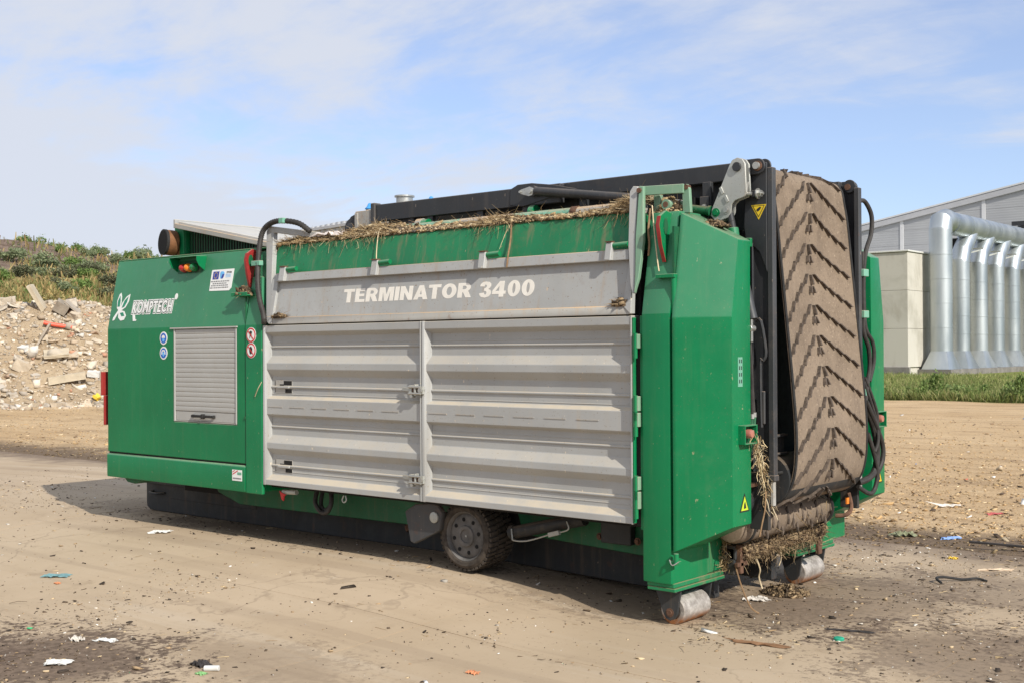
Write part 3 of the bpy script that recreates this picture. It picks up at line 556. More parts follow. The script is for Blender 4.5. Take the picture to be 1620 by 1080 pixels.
# --- concrete hall with duct wall, right
m, t, b = NT('wall_concrete'); p = pos(t); n1_ = noise(t, p, 0.22, 6, 0.6, 0.6); n2_ = noise(t, scaled(t, p, (1, 1, 0.3)), 0.9, 6, 0.65)
c = mixc(t, ramp(t, n1_, 0.42, 0.58), (0.40, 0.375, 0.315), (0.52, 0.49, 0.425)); c = mixc(t, mul(t, ramp(t, n2_, 0.5, 0.7), 0.45), c, (0.33, 0.285, 0.22)); t.links.new(c, b.inputs['Base Color']); b.inputs['Roughness'].default_value = 0.9; MAT['wall_concrete'] = m
plain('plinth', (0.20, 0.185, 0.165), 0.95, var=0.25, scale=1.5)
bh = empty('concrete_hall', (-27, 72, 0), 'tall bare concrete hall block behind the silver ducts', 'building')
X0, Y0, ZT = -20.35, 72.0, 8.25
core = MB().box(-40, X0 - 0.12, Y0 + 0.12, 112, -0.1, ZT - 0.05); obj('core_wall', core.mesh('core_wall', MAT['wall_concrete']), bh)
for k in range(7):
    for r_ in range(3):
        x1 = X0 - 2.85*k; z0 = 0.5 + 2.58*r_; obj('wall_panel', MB().box(x1 - 2.83, x1, Y0, Y0 + 0.15, z0, z0 + 2.562).mesh('wall_panel', MAT['wall_concrete'], 0.012), bh)
for k in range(11):
    for r_ in range(3):
        y1 = Y0 + 0.16 + 2.9*k; z0 = 0.5 + 2.58*r_; obj('wall_panel', MB().box(X0 - 0.15, X0 - 0.002, y1, y1 + 2.88, z0, z0 + 2.562).mesh('wall_panel', MAT['wall_concrete'], 0.012), bh)
obj('plinth', MB().box(-40, X0 + 0.12, Y0 - 0.12, Y0 + 0.1, -0.1, 0.5).box(X0 - 0.1, X0 + 2.2, Y0 + 1.9, 106, -0.1, 0.32).mesh('plinth', MAT['plinth'], 0.02), bh)
obj('roof_cap', MB().box(-40.1, X0 + 0.1, Y0 - 0.1, 112, ZT, ZT + 0.12).mesh('roof_cap', MAT['white_plastic'], 0.02), bh)
# galvanised ducts
m, t, b = NT('duct'); p = pos(t); n1_ = noise(t, scaled(t, p, (1, 1, 0.25)), 0.8, 4, 0.6); b.inputs['Metallic'].default_value = 0.85
t.links.new(mixc(t, ramp(t, n1_, 0.3, 0.7), (0.40, 0.44, 0.46), (0.52, 0.55, 0.56)), b.inputs['Base Color']); t.links.new(ramp(t, n1_, 0.3, 0.7, 0.40, 0.52), b.inputs['Roughness']); MAT['duct'] = m
du = empty('air_duct', (-19.2, 82, 0), 'row of silver exhaust duct pipes joined to one overhead pipe', 'duct')
XD = -19.25; ZH = 10.45; RH = 0.80
def ring_seams(par, a, b_, r, n): 
    a = Vector(a); b_ = Vector(b_); d = (b_ - a)
    for k in range(1, n):
        c0 = a + d*k/n; obj('seam_band', MB().cyl(c0 - d.normalized()*0.035, c0 + d.normalized()*0.035, r + 0.025, n=32).mesh('seam_band', MAT['duct']), par)
def transition(mb, x, y, w, d, r, z0, z1):
    n = 32; top = [(x + r*math.cos(2*math.pi*i/n), y + r*math.sin(2*math.pi*i/n), z1) for i in range(n)]
    bot = []
    for i in range(n):
        w_ = 2*math.pi*i/n; cx, cy = math.cos(w_), math.sin(w_); k = 1/max(abs(cx), abs(cy)); bot.append((x + cx*k*d/2, y + cy*k*w/2, z0))
    mb.add(bot + top, [(i, (i+1) % n, (i+1) % n + n, i + n) for i in range(n)])
for k in range(7):
    y = 75.1 + 3.75*k; r = 0.76 if k == 0 else 0.64
    mb = MB(); transition(mb, XD, y, 2.3 if k else 2.4, 1.9, r, 0.33, 1.55); obj('base_hood', mb.mesh('base_hood', MAT['duct'], sharp=25), du)
    ztop = ZH - 0.62 if k == 0 else 7.85
    mb = MB(); mb.cyl((XD, y, 1.5), (XD, y, ztop), r, n=40)
    o = obj('riser', mb.mesh('riser', MAT['duct']), du); ring_seams(o, (XD, y, 1.5), (XD, y, ztop), r, 5)
    mb = MB()
    if k == 0:
        mb.tube([(XD, y, ztop - 0.4), (XD, y, ztop), (XD, y + 0.18, ztop + 0.62), (XD, y + 0.9, ZH + 0.16), (XD, y + 1.9, ZH)], 0.76, 40, 1); obj('elbow', mb.mesh('elbow', MAT['duct'], sharp=15), du)
    else:
        mb.tube([(XD, y, ztop - 0.4), (XD, y, ztop), (XD, y + 0.34, ztop + 0.75), (XD, y + 1.75, ztop + 2.1)], r, 36, 1); obj('branch_elbow', mb.mesh('branch_elbow', MAT['duct'], sharp=15), du)
        obj('louver_box', MB().box(XD - 0.9, XD - 0.25, y + 0.6, y + 2.2, 8.25, 9.6).mesh('louver_box', MAT['near_black']), du)
        obj('bracket', MB().bar((XD - 0.9, y + 0.4, 8.15), (XD + 0.7, y + 1.9, 8.75), 0.12, 0.1).bar((XD - 0.9, y + 2.2, 8.9), (XD + 0.9, y + 2.2, 8.9), 0.1, 0.1).mesh('bracket', MAT['zinc_dull']), du)
mb = MB().cyl((XD, 76.7, ZH), (XD, 112, ZH), RH, n=40); o = obj('header_pipe', mb.mesh('header_pipe', MAT['duct']), du); ring_seams(o, (XD, 76.7, ZH), (XD, 112, ZH), RH, 12)
# grey gabled shed behind
m, t, b = NT('cladding'); p = pos(t); s = nd(t, 'ShaderNodeSeparateXYZ'); t.links.new(p, s.inputs[0])
wv = nd(t, 'ShaderNodeTexWave', bands_direction='Z'); wv.inputs['Scale'].default_value = 1.4; t.links.new(p, wv.inputs['Vector']); n1_ = noise(t, p, 0.3, 4)
t.links.new(mixc(t, ramp(t, n1_, 0.3, 0.7), (0.33, 0.335, 0.345), (0.37, 0.375, 0.38)), b.inputs['Base Color']); b.inputs['Roughness'].default_value = 0.55; bump(t, b, wv.outputs['Fac'], 0.25, 0.03); MAT['cladding'] = m
plain('light_trim', (0.58, 0.58, 0.58), 0.5, var=0.05, scale=1); plain('roof_trim', (0.42, 0.42, 0.43), 0.5, var=0.05, scale=1)
sh = empty('grey_shed', (-30, 105, 0), 'large grey metal clad shed with sloping roof edge behind the ducts', 'building')
YS = 105.0
def rz_(x): return 13.67 + 0.178*(x + 37.6) if x < 0 else 13.67 + 0.178*(37.6 - x)
obj('core_wall', MB().prism([(-64.9, YS + 0.1, -0.1), (-3, YS + 0.1, -0.1), (-3, YS + 0.1, rz_(-3) - 0.1), (-64.9, YS + 0.1, rz_(-64.9) - 0.1)], (0, 40, 0)).mesh('core_wall', MAT['roof_trim']), sh)
bays = [-64.8, -57.1, -49.4, -41.7, -34.0, -26.3, -18.6, -10.9, -3.2]; rows = [0.2 + 1.42*k for k in range(16)]
for i in range(len(bays) - 1):
    xa, xb = bays[i] + 0.01, bays[i+1] - 0.01
    for z0 in rows:
        z1 = z0 + 1.405; za, zb = rz_(xa) - 0.12, rz_(xb) - 0.12
        if z0 >= max(za, zb): continue
        pts = [(xa, z0), (xb, z0)]
        pts += [(xb, min(z1, zb))] if zb > z0 else []
        if za < z1 < zb or zb < z1 < za: xc = xa + (xb - xa)*(z1 - za)/(zb - za); pts += [(xc, z1)]
        if za <= z0: xc = xa + (xb - xa)*(z0 - za)/(zb - za); pts[0] = (xc, z0)
        else: pts += [(xa, min(z1, za))]
        obj('wall_panel', MB().prism([(x, YS, z) for x, z in pts], (0, 0.09, 0)).mesh('wall_panel', MAT['cladding'], smooth=False), sh)
    obj('pilaster_trim', MB().box(bays[i] - 0.17, bays[i] + 0.17, YS - 0.06, YS - 0.004, 0.2, rz_(bays[i]) - 0.1).mesh('pilaster_trim', MAT['light_trim'], 0.01), sh)
obj('verge_trim', MB().prism([(-65.3, YS - 0.25, rz_(-65.3) - 0.45), (-2.6, YS - 0.25, rz_(-2.6) - 0.45), (-2.6, YS - 0.25, rz_(-2.6) + 0.1), (-65.3, YS - 0.25, rz_(-65.3) + 0.1)], (0, 0.24, 0)).mesh('verge_trim', MAT['roof_trim'], 0.03), sh)
obj('roof', MB().prism([(-65.4, YS - 0.3, rz_(-65.4) + 0.12), (-2.5, YS - 0.3, rz_(-2.5) + 0.12), (-2.5, YS - 0.3, rz_(-2.5) + 0.27), (-65.4, YS - 0.3, rz_(-65.4) + 0.27)], (0, 42, 0)).mesh('roof', MAT['light_trim']), sh)
obj('window', MB().box(-24.6, -22.4, YS - 0.1, YS - 0.01, 1.2, 4.4).mesh('window', MAT['near_black']), sh)
gn = empty('steel_gantry', (-20, 98, 0), 'dark steel cable gantry beside the shed wall at the picture edge', 'gantry')
mb = MB()
for dy in (0, 1.6): mb.bar((-21.0, 96 + dy, 12.0), (-13, 96 + dy, 12.0), 0.25, 0.35)
for k in range(6): mb.bar((-20.6 + 1.4*k, 96, 12.0), (-20.6 + 1.4*k, 97.6, 12.0), 0.12, 0.12)
obj('deck_frame', mb.mesh('deck_frame', MAT['charcoal']), gn); obj('support', MB().bar((-20.5, 96.8, 11.6), (-13, 96.8, 11.2), 0.3, 0.3).bar((-14, 96.8, 0), (-14, 96.8, 11.4), 0.3, 0.3, (0, 1, 0)).mesh('support', MAT['charcoal']), gn)
# pale ribbed hall far behind the hopper
fh = empty('ribbed_hall', (-60, 60, 0), 'pale ribbed metal hall far behind the hopper', 'building')
pts = []; x = -80.0; 
while x < -51: pts += [(x, 60.0), (x + 0.16, 59.93), (x + 0.34, 59.93), (x + 0.5, 60.0)]; x += 0.66
rz2 = lambda x: 11.9 + 0.0636*(min(x, -63.5) + 72.6)
V = []; F = []
for i, (x, y) in enumerate(pts): V += [(x, y, 0), (x, y, rz2(x))]
F = [(2*i, 2*i+2, 2*i+3, 2*i+1) for i in range(len(pts) - 1)]
plain('ribbed_clad', (0.52, 0.53, 0.54), 0.5, var=0.05, scale=0.5, bmp=0)
obj('ribbed_wall', MB().add(V, F).mesh('ribbed_wall', MAT['ribbed_clad'], smooth=False), fh)
obj('back_wall', MB().prism([(-79.9, 60.1, 0), (-51.4, 60.1, 0), (-51.4, 60.1, rz2(-51.4) - 0.05), (-79.9, 60.1, rz2(-79.9) - 0.05)], (0, 24, 0)).mesh('back_wall', MAT['ribbed_clad'], smooth=False), fh)
obj('roof_edge', MB().prism([(-80.2, 59.75, rz2(-80.2)), (-50.8, 59.75, rz2(-50.8)), (-50.8, 59.75, rz2(-50.8) + 0.22), (-80.2, 59.75, rz2(-80.2) + 0.22)], (0, 25, 0)).mesh('roof_edge', MAT['roof_trim']), fh)
plain('vent_blue', (0.06, 0.28, 0.62), 0.4, var=0.08, scale=2)
for x_, zt, lb in ((-62.2, 14.05, 'small grey roof vent with pointed blue cap, beside the gearbox'), (-55.1, 14.0, 'small roof vent with pointed blue cap behind the dark conveyor beam')):
    e_ = empty('roof_vent', (x_, 62, 12.3), lb, 'roof vent'); obj('vent_neck', MB().cyl((x_, 62, 11.5), (x_, 62, zt - 0.5), 0.24).cyl((x_, 62, zt - 0.72), (x_, 62, zt - 0.55), 0.34).mesh('vent_neck', MAT['zinc_dull']), e_)
    obj('vent_cap', MB().rev((x_, 62, zt - 0.5), (0, 0, 1), [(0.40, 0.0), (0.42, 0.05), (0.24, 0.24), (0.15, 0.45), (0.05, 0.52)]).mesh('vent_cap', MAT['vent_blue']), e_)
e_ = empty('steel_stack', (-58.1, 62, 12.3), 'wide short stainless steel stack with flanged rim above the dark beam', 'stack')
obj('stack_pipe', MB().cyl((-58.1, 62, 11.5), (-58.1, 62, 14.2), 0.68, n=32).mesh('stack_pipe', MAT['zinc']), e_); obj('rim_flange', MB().cyl((-58.1, 62, 14.2), (-58.1, 62, 14.32), 0.82, n=32).mesh('rim_flange', MAT['zinc']), e_)
obj('inspection_port', MB().cyl((-58.55, 61.2, 13.3), (-58.4, 61.6, 13.3), 0.2).mesh('inspection_port', MAT['zinc_dull']), e_)

# grass strip and weeds in front of the concrete hall
n = 60000; x = rng.uniform(-30, 3, n); y = 34.6 + 37*rng.random(n)**1.7; k = (x - 10.9)/(y + 6.6); ok_ = (k > -0.62) & (k < -0.05) & ~((x < -20) & (y > 71.8)); x, y = x[ok_], y[ok_]; n = len(x)
P = np.column_stack([x, y, np.full(n, -0.06)]); D = np.column_stack([rng.normal(0, 0.4, n), rng.normal(0, 0.4, n), np.ones(n)]); pg = fbm(x, y, 0.35, 3, 31)[:, None]
tc_ = tints(n, [(0.22, 0.26, 0.08), (0.27, 0.29, 0.10), (0.34, 0.32, 0.14), (0.16, 0.21, 0.06)], [3, 4, 3, 3])*(0.65 + 0.7*pg)
h_ = rng.uniform(0.12, 0.34, n)*np.where(y < 37, 1.4, 1.0)
q = straw_geo(P, D, h_, rng.uniform(0.012, 0.04, n), tc_, 0.25)
obj('grass_strip', soup('grass_strip', q[0], q[1], MAT['leaf'], q[2]), label='green grass strip between the earth and the concrete hall', cat='grass', kind='stuff')
WEED = [shrub_mesh('weed_plant', 21, [(0.15, 0.21, 0.06), (0.19, 0.26, 0.08), (0.10, 0.15, 0.04)], 260, 1.3, 0.10), shrub_mesh('weed_plant', 22, [(0.16, 0.22, 0.07), (0.22, 0.27, 0.10)], 240, 0.9, 0.12)]
for i in range(44):
    x_ = random.uniform(-9.5, -0.2); y_ = 35.0 + random.random()**2*1.6; sc = random.uniform(0.16, 0.42)
    o = obj('weed_plant', random.choice(WEED), label='%s leafy weed at the grass edge, %s' % ('small' if sc < 0.25 else ('knee-high' if sc < 0.34 else 'tall'), 'beside the far green cover' if x_ < -6 else ('below the first ducts' if x_ < -3.5 else 'towards the picture border')), cat='weed', group='weeds along the grass edge'); o.location = (x_, y_, -0.06); o.scale = (sc, sc, sc*1.25); o.rotation_euler.z = random.uniform(0, 6)
for x_, y_, sc, lb in ((-5.0, 35.6, 0.62, 'tallest weed clump of the grass edge, beneath the first duct'), (-1.9, 35.0, 0.6, 'dark broad weed clump at the grass edge near the picture border')):
    o = obj('weed_plant', WEED[0], label=lb, cat='weed'); o.location = (x_, y_, -0.06); o.scale = (sc, sc, sc*1.2)
# ================================================================== THE MACHINE
KL = 0.19; ZB = 2.03
def ly(z): return KL*max(0.0, z - ZB)                     # the upper body leans inwards above ZB
root = empty('mobile_shredder', (3.5, 1.21, 0.0), 'green and grey industrial waste shredder standing on the concrete yard', 'shredder')
def part(name, mb, mat, parent=None, bevel=0.0, label=None, seg=1, sharp=35, smooth=True, bang=25):
    me = mb.mesh(name, MAT[mat] if isinstance(mat, str) else mat, bevel, seg, smooth, sharp, bang)
    o = obj(name, me, parent or root)
    if label: o['label'] = label
    return o
def sheet(xs, zs, skip=(), y0=0.0, thick=0.03, lean=True, xtop=None):
    """panel following the leaning side, with openings, as a thickened sheet"""
    bm = bmesh.new(); g = {}
    for i, x in enumerate(xs):
        for j, z in enumerate(zs):
            xx = x
            if xtop is not None and z > ZB and i == len(xs) - 1: xx = x + (xtop - x)*(z - ZB)/(zs[-1] - ZB)
            g[i, j] = bm.verts.new((xx, y0 + (ly(z) if lean else 0), z))
    for i in range(len(xs) - 1):
        for j in range(len(zs) - 1):
            if (i, j) in skip: continue
            bm.faces.new((g[i, j], g[i+1, j], g[i+1, j+1], g[i, j+1]))
    for v in [v for v in bm.verts if not v.link_faces]: bm.verts.remove(v)
    bmesh.ops.recalc_face_normals(bm, faces=bm.faces)
    bmesh.ops.solidify(bm, geom=bm.faces[:], thickness=thick)
    m = MB(); bm.verts.index_update(); m.v = [tuple(v.co) for v in bm.verts]; m.f = [tuple(v.index for v in f.verts) for f in bm.faces]; bm.free()
    my = np.mean([p[1] for p in m.v])
    return m
def ext_x(poly, x0, x1):
    return MB().prism([(x0, y, z) for y, z in poly], (x1 - x0, 0, 0))
def on_lean(pts, y0, th):
    """polygon (x, z) laid on the leaning side, thickness th inwards"""
    return MB().prism([(x, y0 + KL*(z - ZB), z) for x, z in pts], (0, th, 0))
def disc(c, n, r, h, seg=20): 
    c = Vector(c); n = Vector(n).normalized(); return MB().cyl(c - n*0.002, c + n*h, r, n=seg)
def hexbolt(mb, c, n, r=0.014, h=0.012):
    c = Vector(c); n = Vector(n).normalized(); mb.cyl(c, c + n*h, r, n=6); mb.cyl(c, c + n*(h*0.3), r*1.5, n=14); return mb

# ---- engine cabin
cab = part('engine_cabin', ext_x([(0.028, 0.56), (0.028, ZB), (0.158, 2.70), (2.262, 2.70), (2.392, ZB), (2.392, 0.56)], 0.012, 2.47), 'green', bevel=0.012)
m1 = sheet([0.0, 1.15, 2.12, 2.238], [0.798, 1.138, 2.008, ZB, 2.715], {(1, 1)}); side = part('side_panel', m1, 'green', cab, bevel=0.006)
part('side_panel', sheet([0.0, 2.238], [0.798, ZB, 2.715]).mir(), 'green', cab, bevel=0.006)
part('sill_panel', MB().prism([(0.0, -0.006, 0.545), (0.0, -0.010, 0.565), (0.0, -0.010, 0.768), (0.0, 0.002, 0.782), (0.0, 0.026, 0.782), (0.0, 0.026, 0.545)], (2.247, 0, 0)), 'green', cab, bevel=0.004)
part('corner_post', sheet([2.256, 2.488], [0.540, ZB, 2.46], y0=-0.008, xtop=2.40), 'green', cab, bevel=0.006)
part('panel_gap', MB().box(0.012, 2.246, 0.010, 0.0275, 0.776, 0.803), 'near_black', cab); part('panel_gap', MB().box(2.236, 2.258, 0.016, 0.0275, 0.79, 2.03), 'near_black', cab)  # near-black strips paint the shade inside the panel gaps
part('roof_plate', MB().box(0.0, 2.40, 0.13, 2.29, 2.712, 2.727), 'green_dirty', cab, bevel=0.004)
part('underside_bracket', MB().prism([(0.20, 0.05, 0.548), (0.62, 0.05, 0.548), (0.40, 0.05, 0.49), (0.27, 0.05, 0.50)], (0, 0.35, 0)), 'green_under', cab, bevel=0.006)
part('front_marker_board', MB().box(-0.082, -0.067, 0.0, 0.20, 1.06, 1.36).box(-0.10, -0.08, -0.02, 0.22, 1.36, 1.60).box(-0.075, 0.02, 0.10, 0.13, 1.28, 1.32), 'red', cab, bevel=0.004)
# roller shutter
shf = MB().box(1.10, 2.135, -0.012, 0.016, 2.010, 2.024).box(1.152, 1.170, -0.004, 0.03, 1.142, 2.008).box(2.104, 2.119, -0.004, 0.03, 1.142, 2.008).box(1.17, 2.104, 0.0, 0.03, 1.142, 1.150)
rs_ = part('roller_shutter', shf, 'shutter', bevel=0.002)
part('backing', MB().box(1.16, 2.11, 0.022, 0.0275, 1.145, 2.006), 'near_black', rs_)
zz0 = 1.152; rest = MB().box(1.175, 2.10, 0.008, 0.021, zz0, zz0 + 0.088); part('bottom_rail', rest, 'shutter', rs_, 0.003)
prof = [(0.0062, 0.0), (0.004, 0.004), (0.004, 0.040), (0.0062, 0.0440), (0.018, 0.0440), (0.018, 0.0)]
sme = MB().prism([(1.172, y, z) for y, z in prof], (0.93, 0, 0)).mesh('slat', MAT['shutter'], 0.0012)
for k in range(17):
    o = obj('slat', sme, rs_); o.location.z = zz0 + 0.0905 + 0.0449*k
part('shutter_handle', MB().box(1.45, 1.79, -0.022, -0.008, 1.188, 1.212).box(1.45, 1.47, -0.012, 0.010, 1.186, 1.214).box(1.77, 1.79, -0.012, 0.010, 1.186, 1.214).cyl((1.62, -0.026, 1.2), (1.62, 0.01, 1.2), 0.022), 'rubber', rs_, 0.003)
# signal lamps under a hood
hood = MB(); hx0, hx1 = 1.065, 1.50
pr = [(0.0, 2.555), (-0.075, 2.600), (-0.110, 2.648), (-0.116, 2.690), (0.0, 2.692)]
def lp(y, z): return ly(z) + y
hood.prism([(hx0, lp(y, z), z) for y, z in pr], (0.008, 0, 0)); hood.prism([(hx1, lp(y, z), z) for y, z in pr], (0.008, 0, 0))
hood.prism([(hx0 + 0.008, lp(-0.116, 2.685), 2.685), (hx0 + 0.008, lp(-0.116, 2.692), 2.692), (hx0 + 0.008, lp(0.0, 2.700), 2.700), (hx0 + 0.008, lp(0.0, 2.692), 2.692)], (hx1 - hx0 - 0.008, 0, 0))
hd = part('lamp_hood', hood, 'green', bevel=0.002)
part('lamp_backplate', MB().prism([(hx0 + 0.02, lp(-0.004, z), z) for z in (2.54, 2.66)] + [(hx0 + 0.02, lp(-0.001, z), z) for z in (2.66, 2.54)], (hx1 - hx0 - 0.04, 0, 0)), 'green_under', hd)
for x, mt in ((1.205, 'lamp_red'), (1.285, 'lamp_orange'), (1.372, 'lamp_green')):
    o = part('signal_lamp', MB().rev((x, lp(-0.012, 2.588), 2.588), (0, -1, 0.1), [(0.040, 0), (0.040, 0.022), (0.034, 0.046), (0.020, 0.062), (0.004, 0.067)], 20), mt, hd)
    part('lamp_socket', MB().cyl((x, lp(0.0, 2.588), 2.588), (x, lp(-0.014, 2.588), 2.588), 0.046, n=20), 'rubber', hd)
# lifting eye and mulch shelf of the cabin
def eye(x, th, zt, zb, out_, name_label):
    pts = [(0.004, zt), (-0.5*out_, zt + 0.012), (-out_, zt - 0.03), (-out_*1.05, zt - 0.09), (-out_*0.62, zt - 0.22), (-0.012, zb), (0.004, zb)]
    e = part('lifting_eye', MB().prism([(x, lp(y, z), z) for y, z in pts], (th, 0, 0)), 'green', None, 0.003, name_label)
    n_ = 18; c = (-0.055, zt - 0.095)
    part('eye_slot', MB().prism([(x + th + 0.0012, lp(c[0], c[1]) + 0.026*math.cos(2*math.pi*k/n_), c[1] + 0.055*math.sin(2*math.pi*k/n_)) for k in range(n_)], (0.002, 0, 0)), 'green_under', e)
    part('red_edge', MB().prism([(x - 0.0015, lp(y, z) - 0.0025, z) for y, z in pts[2:6]] + [(x - 0.0015, lp(y, z) + 0.004, z) for y, z in reversed(pts[2:6])], (th + 0.003, 0, 0)), 'red', e)
    return e
e1 = eye(2.232, 0.024, 2.70, 2.36, 0.105, 'lifting eye with red painted edge on the cabin'); e1.data.materials[0] = MAT['red']
eye(6.615, 0.022, 2.70, 2.37, 0.13, 'green lifting eye with red painted edge on the post')
shl = part('catch_shelf', MB().box(2.10, 2.33, -0.045, 0.052, 2.288, 2.30).box(2.07, 2.12, -0.02, 0.05, 2.305, 2.315).box(2.10, 2.33, -0.047, -0.04, 2.285, 2.322), 'green', bevel=0.003)
part('latch_tongue', MB().box(2.240, 2.256, -0.012, 0.02, 1.2, 1.22).box(2.243, 2.253, 0.0, 0.012, 0.80, 2.28), 'green_under', cab)
# raised roof lid with side box and exhaust
lid = part('roof_lid', MB().prism([(0.79, 0.30, 3.042), (0.79, 0.30, 3.085), (2.30, 0.30, 2.798), (2.30, 0.30, 2.755)], (0, 1.82, 0)), 'grey_lid', bevel=0.005)
part('lid_lip', MB().prism([(0.76, 0.278, 3.018), (0.76, 0.278, 3.066), (2.30, 0.278, 2.773), (2.30, 0.278, 2.728)], (0, 0.020, 0)), 'grey_rusty', lid, 0.004)
part('lid_lip', MB().box(0.735, 0.765, 0.28, 2.06, 3.02, 3.105), 'grey', lid, 0.004)
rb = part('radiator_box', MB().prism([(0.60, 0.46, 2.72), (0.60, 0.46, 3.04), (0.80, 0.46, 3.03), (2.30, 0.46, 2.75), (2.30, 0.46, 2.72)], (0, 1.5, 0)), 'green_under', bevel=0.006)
part('intake_grille', MB().prism([(0.78, 0.452, 2.75), (0.78, 0.452, 3.0), (1.9, 0.452, 2.80), (1.9, 0.452, 2.75)], (0, 0.004, 0)), 'near_black', rb)
for k in range(26): part('grille_bar', MB().box(0.80 + 0.042*k, 0.815 + 0.042*k, 0.446, 0.451, 2.755, 2.99 - 0.0078*k), 'green_under', rb)
part('side_shield', MB().box(0.60, 0.76, 0.385, 0.405, 2.72, 3.075).box(0.50, 0.70, 0.47, 0.50, 2.72, 3.07).box(0.735, 0.76, 0.405, 0.46, 2.72, 3.03), 'green', rb, 0.006)
exd = Vector((0.22, 0.97, -0.05)).normalized(); exo = Vector((0.575, 0.27, 2.890))
exh = part('exhaust_pipe', MB().rev(exo, exd, [(0.112, 0.03), (0.112, 0.0), (0.126, 0.0), (0.128, 0.08), (0.124, 0.12), (0.09, 0.14)], 32), 'rust_pipe')
part('exhaust_mouth', MB().rev(exo, exd, [(0.113, 0.029), (0.113, -0.004), (0.130, -0.004), (0.130, 0.022), (0.127, 0.023)], 32), 'rubber', exh); part('exhaust_bore', MB().cyl(exo - exd*0.0062, exo - exd*0.0048, 0.113, n=32), 'black', exh)
part('exhaust_stub', MB().cyl((0.66, 0.47, 2.72), (0.66, 0.47, 2.86), 0.09, n=20), 'rust_pipe', exh)
# ---- lettering
TB = [None]
def arc(cx, cy, rx, ry, a0, a1, n=12): return [(cx + rx*math.cos(R(a0 + (a1 - a0)*k/n)), cy + ry*math.sin(R(a0 + (a1 - a0)*k/n))) for k in range(n + 1)]
GL = {'T': (0.78, [[(0, .78), (0, 1), (.78, 1), (.78, .78), (.53, .78), (.53, 0), (.25, 0), (.25, .78)]]),
      'E': (0.68, [[(0, 0), (0, 1), (.66, 1), (.66, .79), (.28, .79), (.28, .61), (.62, .61), (.62, .41), (.28, .41), (.28, .21), (.68, .21), (.68, 0)]]),
      'R': (0.82, [[(0, 0), (0, 1), (.46, 1)] + arc(.46, .70, .31, .30, 80, -55) + [(.84, 0), (.52, 0), (.33, .36), (.28, .36), (.28, 0)], [(.28, .57), (.28, .80), (.42, .80)] + arc(.42, .685, .10, .115, 80, -80, 8) + [(.42, .57)]]),
      'M': (1.0, [[(0, 0), (0, 1), (.37, 1), (.5, .45), (.63, 1), (1, 1), (1, 0), (.75, 0), (.75, .70), (.60, 0), (.40, 0), (.25, .70), (.25, 0)]]),
      'I': (0.28, [[(0, 0), (0, 1), (.28, 1), (.28, 0)]]),
      'N': (0.82, [[(0, 0), (0, 1), (.27, 1), (.56, .46), (.56, 1), (.82, 1), (.82, 0), (.56, 0), (.26, .55), (.26, 0)]]),
      'A': (0.92, [[(0, 0), (.32, 1), (.60, 1), (.92, 0), (.63, 0), (.58, .17), (.33, .17), (.28, 0)], [(.385, .36), (.455, .66), (.525, .36)]]),
      'O': (0.90, [arc(.45, .5, .45, .52, 0, 355, 28), arc(.45, .5, .165, .29, 0, 352, 22)]),
      '0': (0.68, [arc(.34, .5, .34, .52, 0, 355, 28), arc(.34, .5, .085, .32, 0, 352, 22)]),
      '4': (0.74, [[(.36, 1), (.62, 1), (.62, .38), (.73, .38), (.73, .18), (.62, .18), (.62, 0), (.36, 0), (.36, .18), (-.02, .18), (-.02, .40)], [(.36, .70), (.36, .38), (.16, .38)]]),
      '3': (0.66, [[(0, .72), (.03, .86), (.14, .98), (.33, 1.02), (.52, .98), (.62, .87), (.63, .73), (.58, .61), (.49, .54), (.60, .47), (.66, .35), (.65, .19), (.55, .05), (.34, -.02), (.13, .03), (.02, .15), (-.01, .28), (.26, .31), (.28, .22), (.33, .18), (.39, .20), (.41, .29), (.38, .38), (.31, .42), (.24, .41), (.26, .60), (.33, .61), (.38, .66), (.39, .73), (.36, .80), (.31, .82), (.27, .79), (.26, .70)]])}
def glyph_curve(word, gap=0.085):
    cu = bpy.data.curves.new('t', 'CURVE'); cu.dimensions = '2D'; cu.fill_mode = 'FRONT'; x = 0.0
    for ch in word:
        w, loops = GL[ch]
        for lp_ in loops:
            sp = cu.splines.new('POLY'); sp.points.add(len(lp_) - 1); sp.use_cyclic_u = True
            for q, (a, b_) in zip(sp.points, lp_): q.co = (x + a, b_, 0, 1)
        x += w + (gap if ch not in 'A' else gap*0.3)
    return cu
